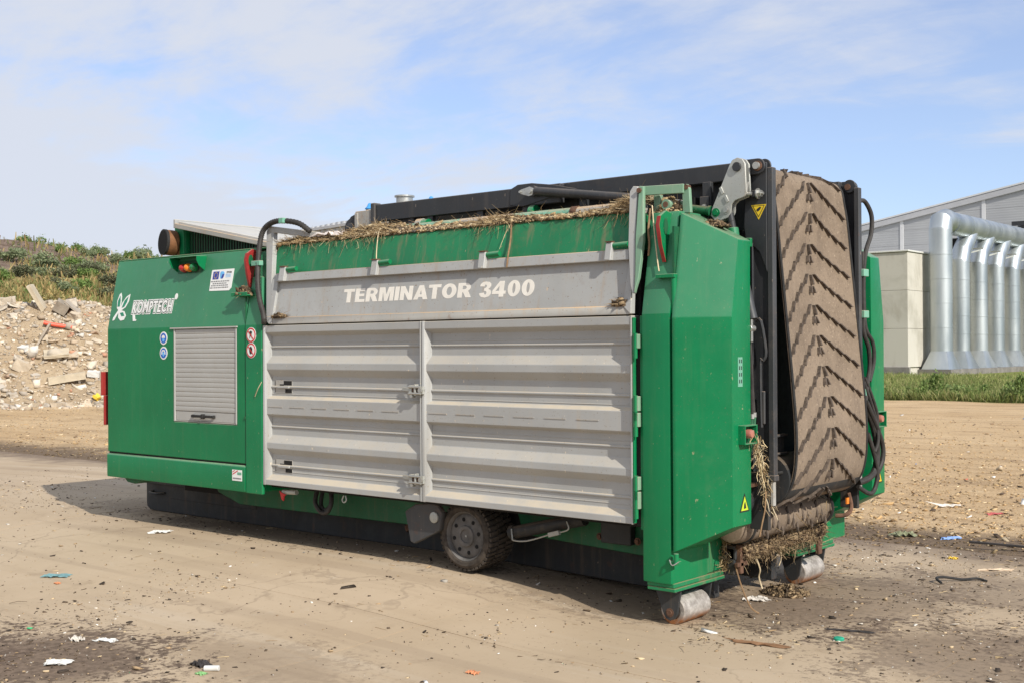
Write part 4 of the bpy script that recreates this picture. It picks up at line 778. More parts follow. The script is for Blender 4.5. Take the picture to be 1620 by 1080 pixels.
def text_mesh(body, x0, x1, z0, z1, y0, mat, off=0.0, th=0.002, shear=0.0, name='lettering', space=1.0, lean=True, ref=None, glyph=False):
    if glyph: cu = glyph_curve(body)
    else: cu = bpy.data.curves.new('t', 'FONT'); cu.body = body; cu.size = 1.0; cu.offset = off; cu.shear = shear; cu.space_character = space; cu.resolution_u = 4
    to = bpy.data.objects.new('t', cu); col.objects.link(to); dg = bpy.context.evaluated_depsgraph_get(); dg.update()
    me = bpy.data.meshes.new_from_object(to.evaluated_get(dg)); bpy.data.objects.remove(to); bpy.data.curves.remove(cu)
    n = len(me.vertices); V = np.zeros(n*3); me.vertices.foreach_get('co', V); V = V.reshape(-1, 3)
    a, b_ = (V.min(0), V.max(0)) if ref is None else ref; TB[0] = (a, b_); x = x0 + (V[:, 0] - a[0])/(b_[0] - a[0])*(x1 - x0); z = z0 + (V[:, 1] - a[1])/(b_[1] - a[1])*(z1 - z0)
    y = y0 + (KL*(z - ZB) if lean else 0*z); me.vertices.foreach_set('co', np.column_stack([x, y, z]).ravel())
    bm = bmesh.new(); bm.from_mesh(me); bmesh.ops.recalc_face_normals(bm, faces=bm.faces)
    for f in bm.faces:
        if f.normal.y > 0: f.normal_flip()
    bmesh.ops.solidify(bm, geom=bm.faces[:], thickness=th); bm.to_mesh(me); bm.free()
    me.materials.clear(); me.materials.append(MAT[mat]); me.name = name; me.polygons.foreach_set('use_smooth', [False]*len(me.polygons)); return me
# stickers
def plate(name, x0, x1, z0, z1, mat, y=-0.0015, th=0.0012, lean=True, parent=None, rnd=0.0, label=None):
    f = (lambda z: KL*(z - ZB)) if lean else (lambda z: 0.0)
    return part(name, MB().prism([(x0, f(z0) + y, z0), (x1, f(z0) + y, z0), (x1, f(z1) + y, z1), (x0, f(z1) + y, z1)], (0, th, 0)), mat, parent, label=label)
st = part('notice_sticker', on_lean([(1.630, 2.356), (1.93, 2.352), (1.958, 2.375), (1.962, 2.552), (1.632, 2.552), (1.626, 2.54)], -0.003, 0.0025), 'white_clean', None, label='white notice sticker with blue flag and lines of print')
plate('flag', 1.655, 1.745, 2.462, 2.535, 'flag_blue', -0.0046, parent=st)
ring = MB()
for k in range(12):
    a = 2*math.pi*k/12; x = 1.70 + 0.026*math.cos(a); z = 2.498 + 0.026*math.sin(a); c = (x, KL*(z - ZB) - 0.0050, z); ring.cyl(c, (c[0], c[1] - 0.0008, c[2]), 0.0042, n=6)
part('flag_stars', ring, 'yellow', st)
em = part('emblem', on_lean([(1.765, 2.53), (1.80, 2.535), (1.825, 2.52), (1.82, 2.49), (1.79, 2.465), (1.77, 2.47), (1.762, 2.50)], -0.0046, 0.0012), 'sky_print', st); part('emblem', on_lean([(1.80, 2.505), (1.828, 2.51), (1.82, 2.478), (1.80, 2.462), (1.786, 2.478)], -0.0054, 0.0008), 'flag_blue', st)
for z, a, b_ in ((2.437, 1.64, 1.915), (2.417, 1.67, 1.86), (2.398, 1.65, 1.885), (2.378, 1.64, 1.91)):
    x = a
    pl = MB()
    while x < b_:
        w = random.uniform(0.012, 0.03); pl.prism([(x, KL*(z - ZB) - 0.0046, z), (x + w, KL*(z - ZB) - 0.0046, z), (x + w, KL*(z + 0.010 - ZB) - 0.0046, z + 0.010), (x, KL*(z + 0.010 - ZB) - 0.0046, z + 0.010)], (0, 0.001, 0)); x += w + 0.008
    part('print_line', pl, 'grey_ink', st)
for z in (2.500, 2.488, 2.476): plate('print_line', 1.848, 1.925, z, z + 0.004, 'sky_print', -0.0046, parent=st)
obj('print_heading', text_mesh('ZPORR', 1.855, 1.935, 2.512, 2.530, -0.0046, 'ink', 0.01, 0.0008), st)
def round_sign(x, z, r, rimmat, facemat, marks, label):
    s_ = part('round_sign', MB().cyl((x, -0.0005, z), (x, -0.003, z), r, n=32), rimmat, None, label=label)
    if facemat: part('sign_face', MB().cyl((x, -0.0022, z), (x, -0.0042, z), r*0.78, n=32), facemat, s_)
    for nm, mt, pts in marks: part(nm, MB().prism([(x + r*a, -0.0056, z + r*b_) for a, b_ in pts], (0, 0.0012, 0)), mt, s_)
W_ = 'white_clean'
round_sign(0.985, 1.926, 0.062, W_, 'blue_print', [('helmet_mark', W_, [(-0.42, 0.02), (-0.36, 0.30), (-0.12, 0.48), (0.12, 0.48), (0.36, 0.30), (0.42, 0.02)]), ('face_mark', 'sky_print', [(-0.3, -0.04), (0.3, -0.04), (0.25, -0.42), (0, -0.6), (-0.25, -0.42)])], 'round blue hard hat sign, upper of the two')
round_sign(0.985, 1.786, 0.062, W_, 'blue_print', [('earmuff_mark', W_, [(-0.55, -0.2), (-0.5, 0.2), (-0.25, 0.5), (0.25, 0.5), (0.5, 0.2), (0.55, -0.2), (0.33, -0.2), (0.28, 0.2), (0, 0.33), (-0.28, 0.2), (-0.33, -0.2)]), ('face_mark', 'sky_print', [(-0.22, 0.16), (0.22, 0.16), (0.22, -0.35), (0, -0.55), (-0.22, -0.35)])], 'round blue ear protection sign, lower of the two')
for z, lb in ((1.940, 'round red prohibition sign with figure, upper of the two'), (1.806, 'round red prohibition sign with hand, lower of the two')):
    mk = [('figure_mark', 'ink', [(-0.3, -0.5), (-0.15, 0.1), (-0.3, 0.4), (0.0, 0.55), (0.3, 0.4), (0.15, 0.1), (0.3, -0.5), (0.0, -0.1)])] if z > 1.9 else [('hand_mark', 'ink', [(-0.3, -0.1), (-0.3, 0.3), (-0.1, 0.5), (0.1, 0.5), (0.3, 0.25), (0.3, -0.3), (0.0, -0.5), (-0.2, -0.4)])]
    so_ = round_sign(2.344, z, 0.068, W_, None, [('red_ring', 'red_print', [(math.cos(2*math.pi*k/40)*0.93, math.sin(2*math.pi*k/40)*0.93) for k in range(40)])], lb)
    for o in [q for q in root.children if q.name.startswith('round_sign')][-1:]:
        o.location.y -= 0.009
        part('sign_face', MB().cyl((2.344, -0.0050, z), (2.344, -0.0068, z), 0.068*0.74, n=32), W_, o)
        nm, mt, pts = mk[0]; part(nm, MB().prism([(2.344 + 0.068*a, -0.0082, z + 0.068*b_) for a, b_ in pts], (0, 0.0012, 0)), mt, o)
        part('red_bar', MB().prism([(2.344 + 0.068*a, -0.0094, z + 0.068*b_) for a, b_ in ((-0.55, 0.45), (-0.45, 0.55), (0.55, -0.45), (0.45, -0.55))], (0, 0.0010, 0)), 'red_print', o)
sk = plate('maker_sticker', 2.064, 2.205, 0.640, 0.738, W_, -0.0125, 0.002, False, label='small white sticker with red stripes on the cabin sill')
part('red_stripes', MB().prism([(2.07, -0.0136, 0.690), (2.075, -0.0136, 0.703), (2.145, -0.0136, 0.735), (2.150, -0.0136, 0.728)], (0, 0.0009, 0)).prism([(2.07, -0.0136, 0.712), (2.072, -0.0136, 0.722), (2.10, -0.0136, 0.735), (2.108, -0.0136, 0.731)], (0, 0.0009, 0)), 'red_print', sk)
part('green_print', MB().box(2.14, 2.20, -0.0136, -0.0125, 0.694, 0.718), 'mint', sk); part('grey_print', MB().box(2.075, 2.195, -0.0136, -0.0125, 0.655, 0.668), 'grey_ink', sk)

# ---- words
obj('lettering', text_mesh('TERMINATOR', 3.489, 4.916, 2.190, 2.306, 0.0105, 'white_print', 0.0, 0.001, glyph=True), root)
obj('lettering', text_mesh('3400', 4.996, 5.524, 2.184, 2.306, 0.0105, 'white_print', 0.0, 0.001, glyph=True), root)
fill = text_mesh('KOMPTECH', 0.400, 1.078, 2.176, 2.292, -0.0056, 'white_clean', 0.030, 0.001, space=1.16, shear=0.08); ref = TB[0]
lg = obj('brand_lettering', text_mesh('KOMPTECH', 0.400, 1.078, 2.176, 2.292, -0.0030, 'white_clean', 0.135, 0.0015, space=1.16, shear=0.08, ref=ref), root)
obj('letter_outline', text_mesh('KOMPTECH', 0.400, 1.078, 2.176, 2.292, -0.0044, 'dark_print', 0.075, 0.001, space=1.16, shear=0.08, ref=ref), lg)
obj('letter_fill', fill, lg)
part('letter_tail', on_lean([(0.415, 2.165), (0.455, 2.17), (0.475, 2.115), (0.50, 2.115), (0.49, 2.10), (0.44, 2.10)], -0.0030, 0.002), 'white_clean', lg)
part('registered_mark', on_lean([(1.118 + 0.024*math.cos(2*math.pi*k/16), 2.322 + 0.03*math.sin(2*math.pi*k/16)) for k in range(16)], -0.0035, 0.002), 'white_clean', lg)
leaf_ = part('leaf_emblem', on_lean([(0.115, 2.235), (0.10, 2.31), (0.125, 2.375), (0.150, 2.39), (0.172, 2.35), (0.180, 2.29), (0.175, 2.245), (0.20, 2.29), (0.26, 2.35), (0.318, 2.372), (0.312, 2.30), (0.27, 2.24), (0.205, 2.212), (0.26, 2.20), (0.30, 2.155), (0.275, 2.115), (0.215, 2.108), (0.165, 2.14), (0.155, 2.19), (0.10, 2.115), (0.07, 2.11), (0.075, 2.14), (0.145, 2.215)], -0.0035, 0.002), 'white_clean', None, label='white leaf emblem beside the brand lettering')
for pts in ([(0.122, 2.25), (0.115, 2.31), (0.145, 2.362), (0.162, 2.31), (0.163, 2.25)], [(0.20, 2.235), (0.235, 2.31), (0.295, 2.35), (0.282, 2.29), (0.245, 2.245)], [(0.185, 2.185), (0.24, 2.192), (0.275, 2.155), (0.225, 2.15)]):
    part('leaf_inner', on_lean(pts, -0.0046, 0.001), 'leaf_print', leaf_)

# ---- corrugated side doors
PR = [(0, 2.02), (0, 1.961), (0.056, 1.928), (0.056, 1.760), (0.012, 1.693), (0.012, 1.639), (0.056, 1.580), (0.056, 1.410), (0.012, 1.385), (0.012, 1.248), (0.056, 1.224), (0.056, 1.068), (0.012, 1.0), (0.012, 0.950), (0.056, 0.897), (0.056, 0.722), (0, 0.677), (0, 0.633), (0.1, 0.633), (0.1, 2.02)]
def zy(z):
    for (y0, z0), (y1, z1) in zip(PR[:17], PR[1:18]):
        if z1 <= z <= z0: return y0 + (y1 - y0)*(z0 - z)/max(z0 - z1, 1e-6)
    return 0
def door(xa, xb, first):
    d = part('side_door', ext_x(PR, xa + 0.02, xb - 0.006), 'grey', None, 0.003, 'grey corrugated side door with pocket latches' if first else 'grey corrugated side door hung on the green hinges', sharp=12, bang=15)
    wl = 0.034; zl0, zl1 = 0.631, 2.0225
    part('edge_frame', MB().prism([(xa, -0.004, zl0), (xa + wl*0.8, -0.004, zl0), (xa + wl*1.7, 0.055, zl0), (xa, 0.1, zl0)], (0, 0, zl1 - zl0)), 'grey', d, 0.003)
    part('edge_frame', MB().prism([(xb - 0.014, -0.004, zl0), (xb, -0.004, zl0), (xb, 0.1, zl0), (xb - 0.02, 0.056, zl0)], (0, 0, zl1 - zl0)), 'grey', d, 0.003)
    for z, r in ((1.834, 0.009), (1.488, 0.011), (1.141, 0.009), (0.802, 0.011)):
        part('bead', MB().cyl((xa + 0.06, 0.054, z), (xb - 0.02, 0.054, z), r, n=10), 'grey', d)
    for z in (1.870, 1.424, 1.180, 0.752): part('bead', MB().cyl((xa + 0.06, 0.0565, z), (xb - 0.02, 0.0565, z), 0.004, n=8), 'grey', d)
    x = xa + 0.06
    while x < xb - 0.25:
        part('weld_seam', MB().box(x, x + 0.19, 0.0085, 0.0125, 1.312, 1.319).box(x + 0.01, x + 0.18, 0.0112, 0.0125, 1.3085, 1.312), 'grey_rusty', d, 0.0); x += 0.285
    return d
d1 = door(2.496, 4.434, True); d2 = door(4.442, 6.402, False)
part('door_gap', MB().box(4.434, 4.442, 0.02, 0.10, 0.64, 2.015), 'near_black', d2)
for z in (1.492, 0.801):
    pk = part('latch_pocket', MB().box(2.60, 2.825, 0.0515, 0.0558, z - 0.058, z + 0.058), 'grey_rusty', d1); 
    part('pocket_recess', MB().box(2.715, 2.823, 0.0505, 0.052, z + 0.012, z + 0.050).box(2.735, 2.823, 0.0505, 0.052, z - 0.054, z - 0.02).box(2.66, 2.715, 0.0505, 0.052, z + 0.008, z + 0.020).box(2.600, 2.604, 0.050, 0.052, z - 0.05, z + 0.052), 'near_black', d1)
    part('pocket_bar', MB().box(2.645, 2.80, 0.034, 0.050, z - 0.014, z + 0.006), 'grey', d1, 0.003)
    lt = part('door_latch', MB().bar((4.20, 0.035, z + 0.006), (4.36, 0.006, z - 0.004), 0.018, 0.030).box(4.325, 4.355, -0.030, 0.012, z - 0.045, z + 0.038).box(4.385, 4.405, -0.036, 0.004, z - 0.042, z + 0.046).box(4.43, 4.475, -0.024, -0.004, z - 0.03, z + 0.03), 'zinc_dull', d1, 0.003)
    part('latch_pin', MB().cyl((4.33, -0.034, z + 0.025), (4.46, -0.034, z + 0.025), 0.009).cyl((4.33, -0.034, z - 0.025), (4.46, -0.034, z - 0.025), 0.009).cyl((4.455, -0.042, z), (4.455, 0.0, z), 0.020).cyl((4.36, -0.040, z - 0.045), (4.36, 0.0, z - 0.045), 0.014), 'zinc', d1)
    part('latch_rust', MB().box(4.345, 4.425, -0.022, -0.010, z - 0.022, z + 0.022), 'rust', d1, 0.003)
# hinges
hg = part('hinge_column', MB().box(6.404, 6.416, -0.002, 0.05, 0.64, 2.01).box(6.452, 6.474, 0.02, 0.06, 0.60, 2.02), 'green', None, 0.002)
part('hinge_gap', MB().box(6.416, 6.476, 0.03, 0.09, 0.62, 2.02), 'near_black', hg)
for za, zb in ((1.80, 1.90), (1.385, 1.49), (1.28, 1.38), (0.86, 0.955), (0.735, 0.855)):
    o = part('hinge_leaf', MB().box(6.418, 6.436, -0.014, 0.03, za, zb).box(6.440, 6.462, -0.022, 0.03, za + 0.004, zb - 0.002), 'fade_green', hg, 0.003); part('hinge_pin', MB().cyl((6.440, -0.016, za - 0.06), (6.440, -0.016, zb + 0.004), 0.014, n=12), 'green', hg)

# ---- hopper side
hp_ = part('hopper_side', on_lean([(2.60, 2.06), (6.385, 2.06), (6.35, 2.47), (2.62, 2.47)], 0.012, 0.02), 'grey_stained', None, 0.002, 'grey leaning hopper wall carrying white lettering')
part('top_rail', on_lean([(2.618, 2.400), (6.352, 2.400), (6.342, 2.474), (2.612, 2.474)], -0.030, 0.045), 'grey_stained', hp_, 0.004)
part('bottom_ledge', MB().prism([(2.585, 0.0, 2.030), (2.585, 0.004, 2.086), (2.585, 0.03, 2.094), (2.585, 0.03, 2.03)], (3.807, 0, 0)), 'grey_rusty', hp_, 0.003)
part('end_post', on_lean([(2.583, 2.034), (2.625, 2.034), (2.625, 2.10), (2.632, 2.46), (2.57, 2.47), (2.545, 2.40)], -0.012, 0.05), 'grey', hp_, 0.003)
part('end_post', on_lean([(6.325, 2.09), (6.392, 2.034), (6.40, 2.034), (6.36, 2.46), (6.344, 2.40)], -0.010, 0.05), 'grey', hp_, 0.003)
for xa, xb, in ((2.690, 2.775), (3.85, 3.93), (5.012, 5.085), (6.168, 6.232)):
    h_ = part('hook_block', on_lean([(xa, 2.405), (xb - 0.012, 2.40), (xb - 0.012, 2.525), (xa, 2.525)], -0.062, 0.04), 'grey', hp_, 0.004)
    part('hook_pin', MB().cyl((xa + 0.03, ly(2.50) - 0.035, 2.502), (xb + 0.11, ly(2.50) - 0.035, 2.507), 0.020, n=14), 'green', hp_); part('hook_rust', on_lean([(xa, 2.526), (xb - 0.012, 2.526), (xb - 0.012, 2.534), (xa, 2.534)], -0.07, 0.04), 'rust', hp_)
lip = [(0.118, 2.478), (0.166, 2.715), (0.176, 2.738), (0.195, 2.748), (0.235, 2.750), (0.30, 2.735), (0.55, 2.52), (0.55, 2.47)]
part('hopper_lip', ext_x(lip, 2.50, 6.33), 'green_dirty', None, 0.003, 'green hopper lip streaked with dirt', sharp=14)
part('hopper_lip', ext_x(lip, 2.50, 6.33).mir(), 'green_dirty', None, 0.004)
part('hopper_interior', MB().box(2.45, 6.36, 0.56, 1.86, 0.65, 2.48).box(2.44, 2.49, 0.2, 2.2, 2.0, 2.72).box(2.52, 6.40, 0.11, 0.5, 0.66, 2.44), 'near_black')
part('far_side_wall', MB().box(2.47, 6.42, 2.33, 2.41, 0.64, 2.47), 'grey', None, 0.004)
# segmented bar above the straw
x_ = 4.02
for xa, xb, mt in ((3.95, 4.55, 'mint'), (4.56, 5.10, 'grey_rusty'), (5.11, 5.66, 'mint'), (5.72, 5.98, 'grey_rusty'), (5.99, 6.28, 'grey_rusty')):
    part('guard_tube', MB().cyl((xa, 0.335, 2.785), (xb, 0.335, 2.785), 0.048, n=20), mt)
part('tube_collar', MB().cyl((5.665, 0.335, 2.785), (5.715, 0.335, 2.785), 0.055, n=20), 'rust')
# tipping frames of the hopper
tf = part('tipping_arm', on_lean([(2.583, 2.034), (2.603, 2.10), (2.53, 2.47), (2.462, 2.86), (2.445, 2.905), (2.375, 2.905), (2.36, 2.865), (2.42, 2.60), (2.545, 2.06)], -0.010, 0.05), 'grey', None, 0.004, 'grey hopper tipping arm with hose beside the cabin')
part('arm_head', MB().bar((2.40, 0.165, 2.885), (2.96, 0.24, 2.80), 0.05, 0.055), 'grey', tf, 0.006)
tr_ = part('tipping_arm', on_lean([(6.335, 2.905), (6.312, 2.87), (6.345, 2.50), (6.395, 2.23), (6.418, 2.17), (6.432, 2.166), (6.425, 2.30), (6.395, 2.55), (6.372, 2.90)], -0.045, 0.03), 'grey', None, 0.003, 'bent hopper tipping arm beside the rear post')
part('arm_plate', on_lean([(6.392, 2.90), (6.425, 2.895), (6.470, 2.52), (6.462, 2.27), (6.445, 2.20), (6.440, 2.17), (6.432, 2.30), (6.405, 2.55)], -0.055, 0.03), 'fade_green', tr_, 0.003)
part('arm_crossbar', MB().bar((6.40, ly(2.88) - 0.02, 2.868), (6.70, ly(2.88) + 0.02, 2.862), 0.02, 0.062), 'fade_green', tr_, 0.003)
part('arm_strut', MB().prism([(6.685, 0.19, 2.70), (6.745, 0.19, 2.70), (6.735, 0.19, 2.86), (6.715, 0.19, 2.893), (6.68, 0.19, 2.88)], (0, 0.03, 0)).box(6.45, 6.50, 0.20, 0.24, 2.7, 2.84).box(6.50, 6.70, 0.24, 0.26, 2.70, 2.79), 'fade_green', tr_, 0.003)
part('pivot_tube', MB().cyl((6.57, 0.16, 2.765), (6.57, 0.25, 2.765), 0.034, n=18), 'fade_green', tr_); part('tube_bore', MB().cyl((6.57, 0.158, 2.765), (6.57, 0.17, 2.765), 0.020, n=14), 'rust', tr_)
part('pivot_bolt', MB().cyl((6.712, 0.185, 2.872), (6.712, 0.225, 2.872), 0.018, n=8).cyl((6.40, 0.09, 2.868), (6.40, 0.13, 2.868), 0.018, n=8), 'rust', tr_)
# corrugated hose beside the cabin
def lpx(x, z, y): return (x, ly(z) + y, z)
hs = part('corrugated_hose', MB().tube([lpx(2.93, 2.83, 0.02), lpx(2.80, 2.91, -0.02), lpx(2.58, 2.945, -0.045), lpx(2.44, 2.925, -0.05), lpx(2.36, 2.86, -0.05), lpx(2.345, 2.74, -0.05), lpx(2.36, 2.59, -0.05), lpx(2.40, 2.40, -0.05), lpx(2.455, 2.25, -0.045), lpx(2.53, 2.11, -0.035), lpx(2.55, 2.035, -0.03)], 0.024, 10, 12, 0.10), 'hose', sharp=60)
part('hose_clip', MB().box(2.60, 2.66, 0.09, 0.14, 2.918, 2.965), 'mint', hs, 0.004); part('hose_clip', MB().box(2.29, 2.41, 0.03, 0.075, 2.555, 2.60), 'mint', hs, 0.004)

# ---- rear posts and covers (near and far)
def both(name, mb, mat, bevel=0.0, parent=None, **k):
    a = part(name, mb, mat, parent, bevel, **k); b_ = part(name, mb.mir(), mat, parent, bevel, **k); return a, b_
CF = 2.634
post = [(0.0, 0.263), (0.0, ZB), (0.130, 2.712), (0.46, 2.712), (0.46, 0.263)]
pn = part('rear_post', ext_x(post, 6.478, 6.700), 'green', None, 0.014, seg=2); pf = part('rear_post', ext_x(post, 6.478, 6.700).mir(CF), 'green', None, 0.014, seg=2)
both('post_foot', MB().box(6.500, 6.716, 0.018, 0.66, 0.212, 0.236), 'green_dirty', 0.004); both('post_foot', MB().box(6.496, 6.706, 0.022, 0.66, 0.237, 0.268), 'green_dirty', 0.004)
both('post_crossfoot', MB().box(6.50, 6.696, 0.44, 0.70, 0.270, 0.55), 'green_dirty', 0.006)
def cover():
    plan = [(6.714, 0.03, 0.118), (6.718, -0.006, 0.118), (6.742, -0.006, 0.116), (7.090, 0.120, 0.0857), (7.090, 0.360, 0.007), (6.706, 0.360, 0.0)]
    zb = lambda x: 0.478 + (x - 6.72)*0.49; zt = lambda x: 2.702 - (x - 6.705)*0.514
    V = [(x, y, zb(x)) for x, y, l in plan] + [(x, y, 2.0) for x, y, l in plan] + [(x, y + l, zt(x)) for x, y, l in plan]
    F = [(5, 4, 3, 2, 1, 0), (12, 13, 14, 15, 16, 17)]
    for k in (0, 6): F += [(k + i, k + (i+1) % 6, k + 6 + (i+1) % 6, k + 6 + i) for i in range(6)]
    return MB().add(V, F)
CF = 2.634
cn = part('rear_cover', cover(), 'green', None, 0.007, 'green folded rear cover with warning stickers', seg=2, bang=8); cf = part('rear_cover', cover().mir(CF), 'green', None, 0.007, seg=2, bang=8)
part('cover_gap', MB().box(6.700, 6.716, 0.035, 0.30, 0.50, 2.60), 'green_under')
part('cover_hinge', MB().box(6.605, 6.735, lp(-0.045, 2.27), lp(-0.03, 2.27) + 0.03, 2.262, 2.288).box(6.59, 6.63, 0.0, 0.06, 2.262, 2.288), 'green', cn, 0.003); part('hinge_rod', MB().cyl((6.715, 0.032, 2.03), (6.715, 0.028, 2.27), 0.020, n=12), 'green', cn)
part('cover_pin', MB().cyl((6.745, -0.01, 0.40), (6.745, -0.01, 0.475), 0.017, n=12).box(6.69, 6.765, -0.018, 0.02, 0.405, 0.425), 'green', cn, 0.002); part('split_pin', MB().tube([(6.70, -0.02, 0.43), (6.73, -0.035, 0.40), (6.77, -0.02, 0.425)], 0.004, 6), 'zinc', cn)
for i, (cv, my) in enumerate(((cn, False), (cf, True))):
    mm = (lambda q: q.mir(CF)) if my else (lambda q: q)
    part('marker_housing', mm(MB().box(7.0880, 7.1400, 0.192, 0.202, 1.183, 1.307).box(7.0880, 7.1400, 0.346, 0.356, 1.183, 1.307).box(7.0880, 7.1400, 0.202, 0.346, 1.299, 1.307).box(7.0880, 7.1400, 0.202, 0.346, 1.183, 1.190)), 'green', cv, 0.002)
    part('housing_back', mm(MB().box(7.0885, 7.0910, 0.202, 0.346, 1.19, 1.299)), 'green_under', cv)
    part('marker_light', mm(MB().rev((7.0900, 0.28, 1.25), (1, 0, 0), [(0.030, 0), (0.030, 0.045), (0.024, 0.056), (0.004, 0.058)], 18)), 'reflector', cv); part('light_socket', mm(MB().box(7.0900, 7.0980, 0.235, 0.255, 1.20, 1.25)), 'rubber', cv)
    c0 = (0.265 if not my else CF - 0.235)
    tri = part('warning_triangle', MB().prism([(7.0905, c0 - 0.062, 0.745), (7.0905, c0 + 0.062, 0.745), (7.0905, c0, 0.865)], (0.002, 0, 0)), 'ink', cv, label='yellow warning triangle sticker low on the cover')
    part('triangle_face', MB().prism([(7.0922, c0 - 0.046, 0.754), (7.0922, c0 + 0.046, 0.754), (7.0922, c0, 0.845)], (0.0015, 0, 0)), 'lime' if not my else 'yellow', tri)
    part('triangle_mark', MB().prism([(7.0934, c0 - 0.014, 0.765), (7.0934, c0 + 0.018, 0.768), (7.0934, c0 + 0.012, 0.79), (7.0934, c0 + 0.004, 0.812), (7.0934, c0 - 0.010, 0.795)], (0.001, 0, 0)), 'ink', tri)
sl_ = part('punched_label', MB().box(7.0900, 7.0925, 0.190, 0.248, 1.555, 1.745), 'mint', cn, label='pale narrow label with eight dark marks')
for k in range(4):
    for dy in (0.204, 0.228): part('label_mark', MB().box(7.0920, 7.0935, dy, dy + 0.010, 1.578 + 0.043*k, 1.602 + 0.043*k), 'ink', sl_)

# ---- ground rollers
def roller_set(mirror):
    mm = (lambda q: q.mir()) if mirror else (lambda q: q)
    r = part('ground_roller', mm(MB().rev((6.605, 0.165, 0.058), (0, 1, 0), [(0.060, 0.012), (0.060, 0.0), (0.088, 0.0), (0.0945, 0.006), (0.0945, 0.330), (0.088, 0.336), (0.060, 0.336)], 32)), 'roller_steel')
    for y in (0.128, 0.520):
        part('roller_bracket', mm(MB().prism([(6.486, y, 0.212), (6.692, y, 0.212), (6.662, y, 0.045), (6.640, y, 0.010), (6.605, y, -0.004), (6.572, y, 0.008), (6.550, y, 0.045)], (0, 0.018, 0))), 'frame_dark', r, 0.003)
    part('bracket_web', mm(MB().prism([(6.545, 0.146, 0.212), (6.635, 0.146, 0.212), (6.605, 0.146, 0.10)], (0, 0.02, 0))), 'frame_dark', r, 0.002)
    part('axle_bolt', mm(hexbolt(MB(), (6.605, 0.130, 0.050), (0, -1, 0), 0.020, 0.014)), 'rust', r)
    for y in (0.09, 0.60): part('foot_bolt', mm(hexbolt(MB(), (6.67, y, 0.212), (0, 0, -1), 0.014, 0.014)), 'zinc_dull', r)
roller_set(False); roller_set(True)

# ---- hook-lift rails, belly and wheel
rp_ = [(-0.455, 0.17), (-0.445, 0.13), (-0.40, 0.105), (-0.32, 0.096), (4.4, 0.096), (6.58, 0.04), (6.58, 0.43), (-0.46, 0.43)]
both('skid_rail', MB().prism([(x, 0.74, z) for x, z in rp_], (0, 0.08, 0)), 'frame_dark', 0.006)
both('rail_flange', MB().box(-0.42, 6.55, 0.67, 0.739, 0.395, 0.43), 'frame_dark', 0.004)
both('skid_rail', MB().box(0.0, 1.45, 0.733, 0.7395, 0.245, 0.39), 'frame_dark', 0.003)
part('tow_ring', MB().tube([(-0.32, 0.735, 0.30), (-0.30, 0.68, 0.295), (-0.17, 0.67, 0.29), (-0.11, 0.735, 0.295)], 0.014, 8), 'frame_dark')
part('rail_crossbeam', MB().box(-0.5, -0.4, 0.94, 1.48, 0.1, 0.4).box(2.9, 3.0, 0.94, 1.48, 0.1, 0.4).box(6.3, 6.4, 0.94, 1.48, 0.12, 0.42), 'frame_dark')
belly = [(1.10, 0.60), (1.22, 0.43), (1.56, 0.338), (4.35, 0.350), (4.45, 0.60)]
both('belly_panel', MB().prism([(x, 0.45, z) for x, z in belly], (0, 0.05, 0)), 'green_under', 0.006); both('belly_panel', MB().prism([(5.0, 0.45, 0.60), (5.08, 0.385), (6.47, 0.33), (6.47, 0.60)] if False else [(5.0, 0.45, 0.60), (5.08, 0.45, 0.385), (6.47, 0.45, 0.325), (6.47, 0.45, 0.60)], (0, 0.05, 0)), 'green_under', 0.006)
part('belly_core', MB().box(0.6, 6.47, 0.50, 1.92, 0.40, 0.62).box(0.05, 2.45, 0.05, 2.37, 0.56, 0.60).box(2.45, 6.42, 0.11, 2.31, 0.60, 0.65), 'near_black')
part('rear_lower_wall', MB().box(6.40, 6.47, 0.3, 2.12, 0.33, 2.45), 'near_black')
wc = Vector((4.735, 0.165, 0.372)); RW = 0.262
wheel = part('wheel', MB().rev(wc, (0, 1, 0), [(0.15, 0.08), (0.187, 0.06), (0.190, 0.0), (0.20, -0.012), (0.225, -0.016), (0.245, -0.004), (RW - 0.010, 0.022), (RW - 0.010, 0.25), (0.235, 0.285), (0.18, 0.29)], 48), 'tyre')
tr = MB()
for k in range(40):
    a = 2*math.pi*k/40; d = Vector((math.cos(a), 0, math.sin(a))); tg = Vector((-math.sin(a), 0, math.cos(a)))
    for j, (y0, y1) in enumerate(((0.002, 0.085), (0.10, 0.175), (0.19, 0.27))):
        aa = a + (0.07 if j == 1 else 0); d = Vector((math.cos(aa), 0, math.sin(aa))); tg = Vector((-math.sin(aa), 0, math.cos(aa)))
        tr.obox(wc + d*(RW - 0.006) + Vector((0, (y0 + y1)/2, 0)), d*0.010, Vector((0, (y1 - y0)/2, 0)) + tg*0.006, tg*0.0125)
part('tread', tr, 'tyre', wheel)['kind'] = 'stuff'
rim = part('rim', MB().rev(wc, (0, 1, 0), [(0.004, 0.016), (0.05, 0.012), (0.052, 0.002), (0.060, 0.0), (0.078, 0.002), (0.082, 0.016), (0.09, 0.020), (0.135, 0.014), (0.160, 0.020), (0.172, 0.028), (0.178, 0.006), (0.190, -0.004), (0.196, 0.006), (0.196, 0.05), (0.01, 0.055)], 40), 'rim', wheel)
for k in range(8):
    a = 2*math.pi*k/8 + 0.2; c = wc + Vector((0.128*math.cos(a), 0.0135, 0.128*math.sin(a))); part('rim_hole', MB().cyl(c + Vector((0, 0.004, 0)), c + Vector((0, -0.0015, 0)), 0.0155, n=14), 'black', wheel)
part('hub_cap', hexbolt(MB(), wc + Vector((0, 0.012, 0)), (0, -1, 0), 0.006, 0.004), 'zinc_dull', wheel)
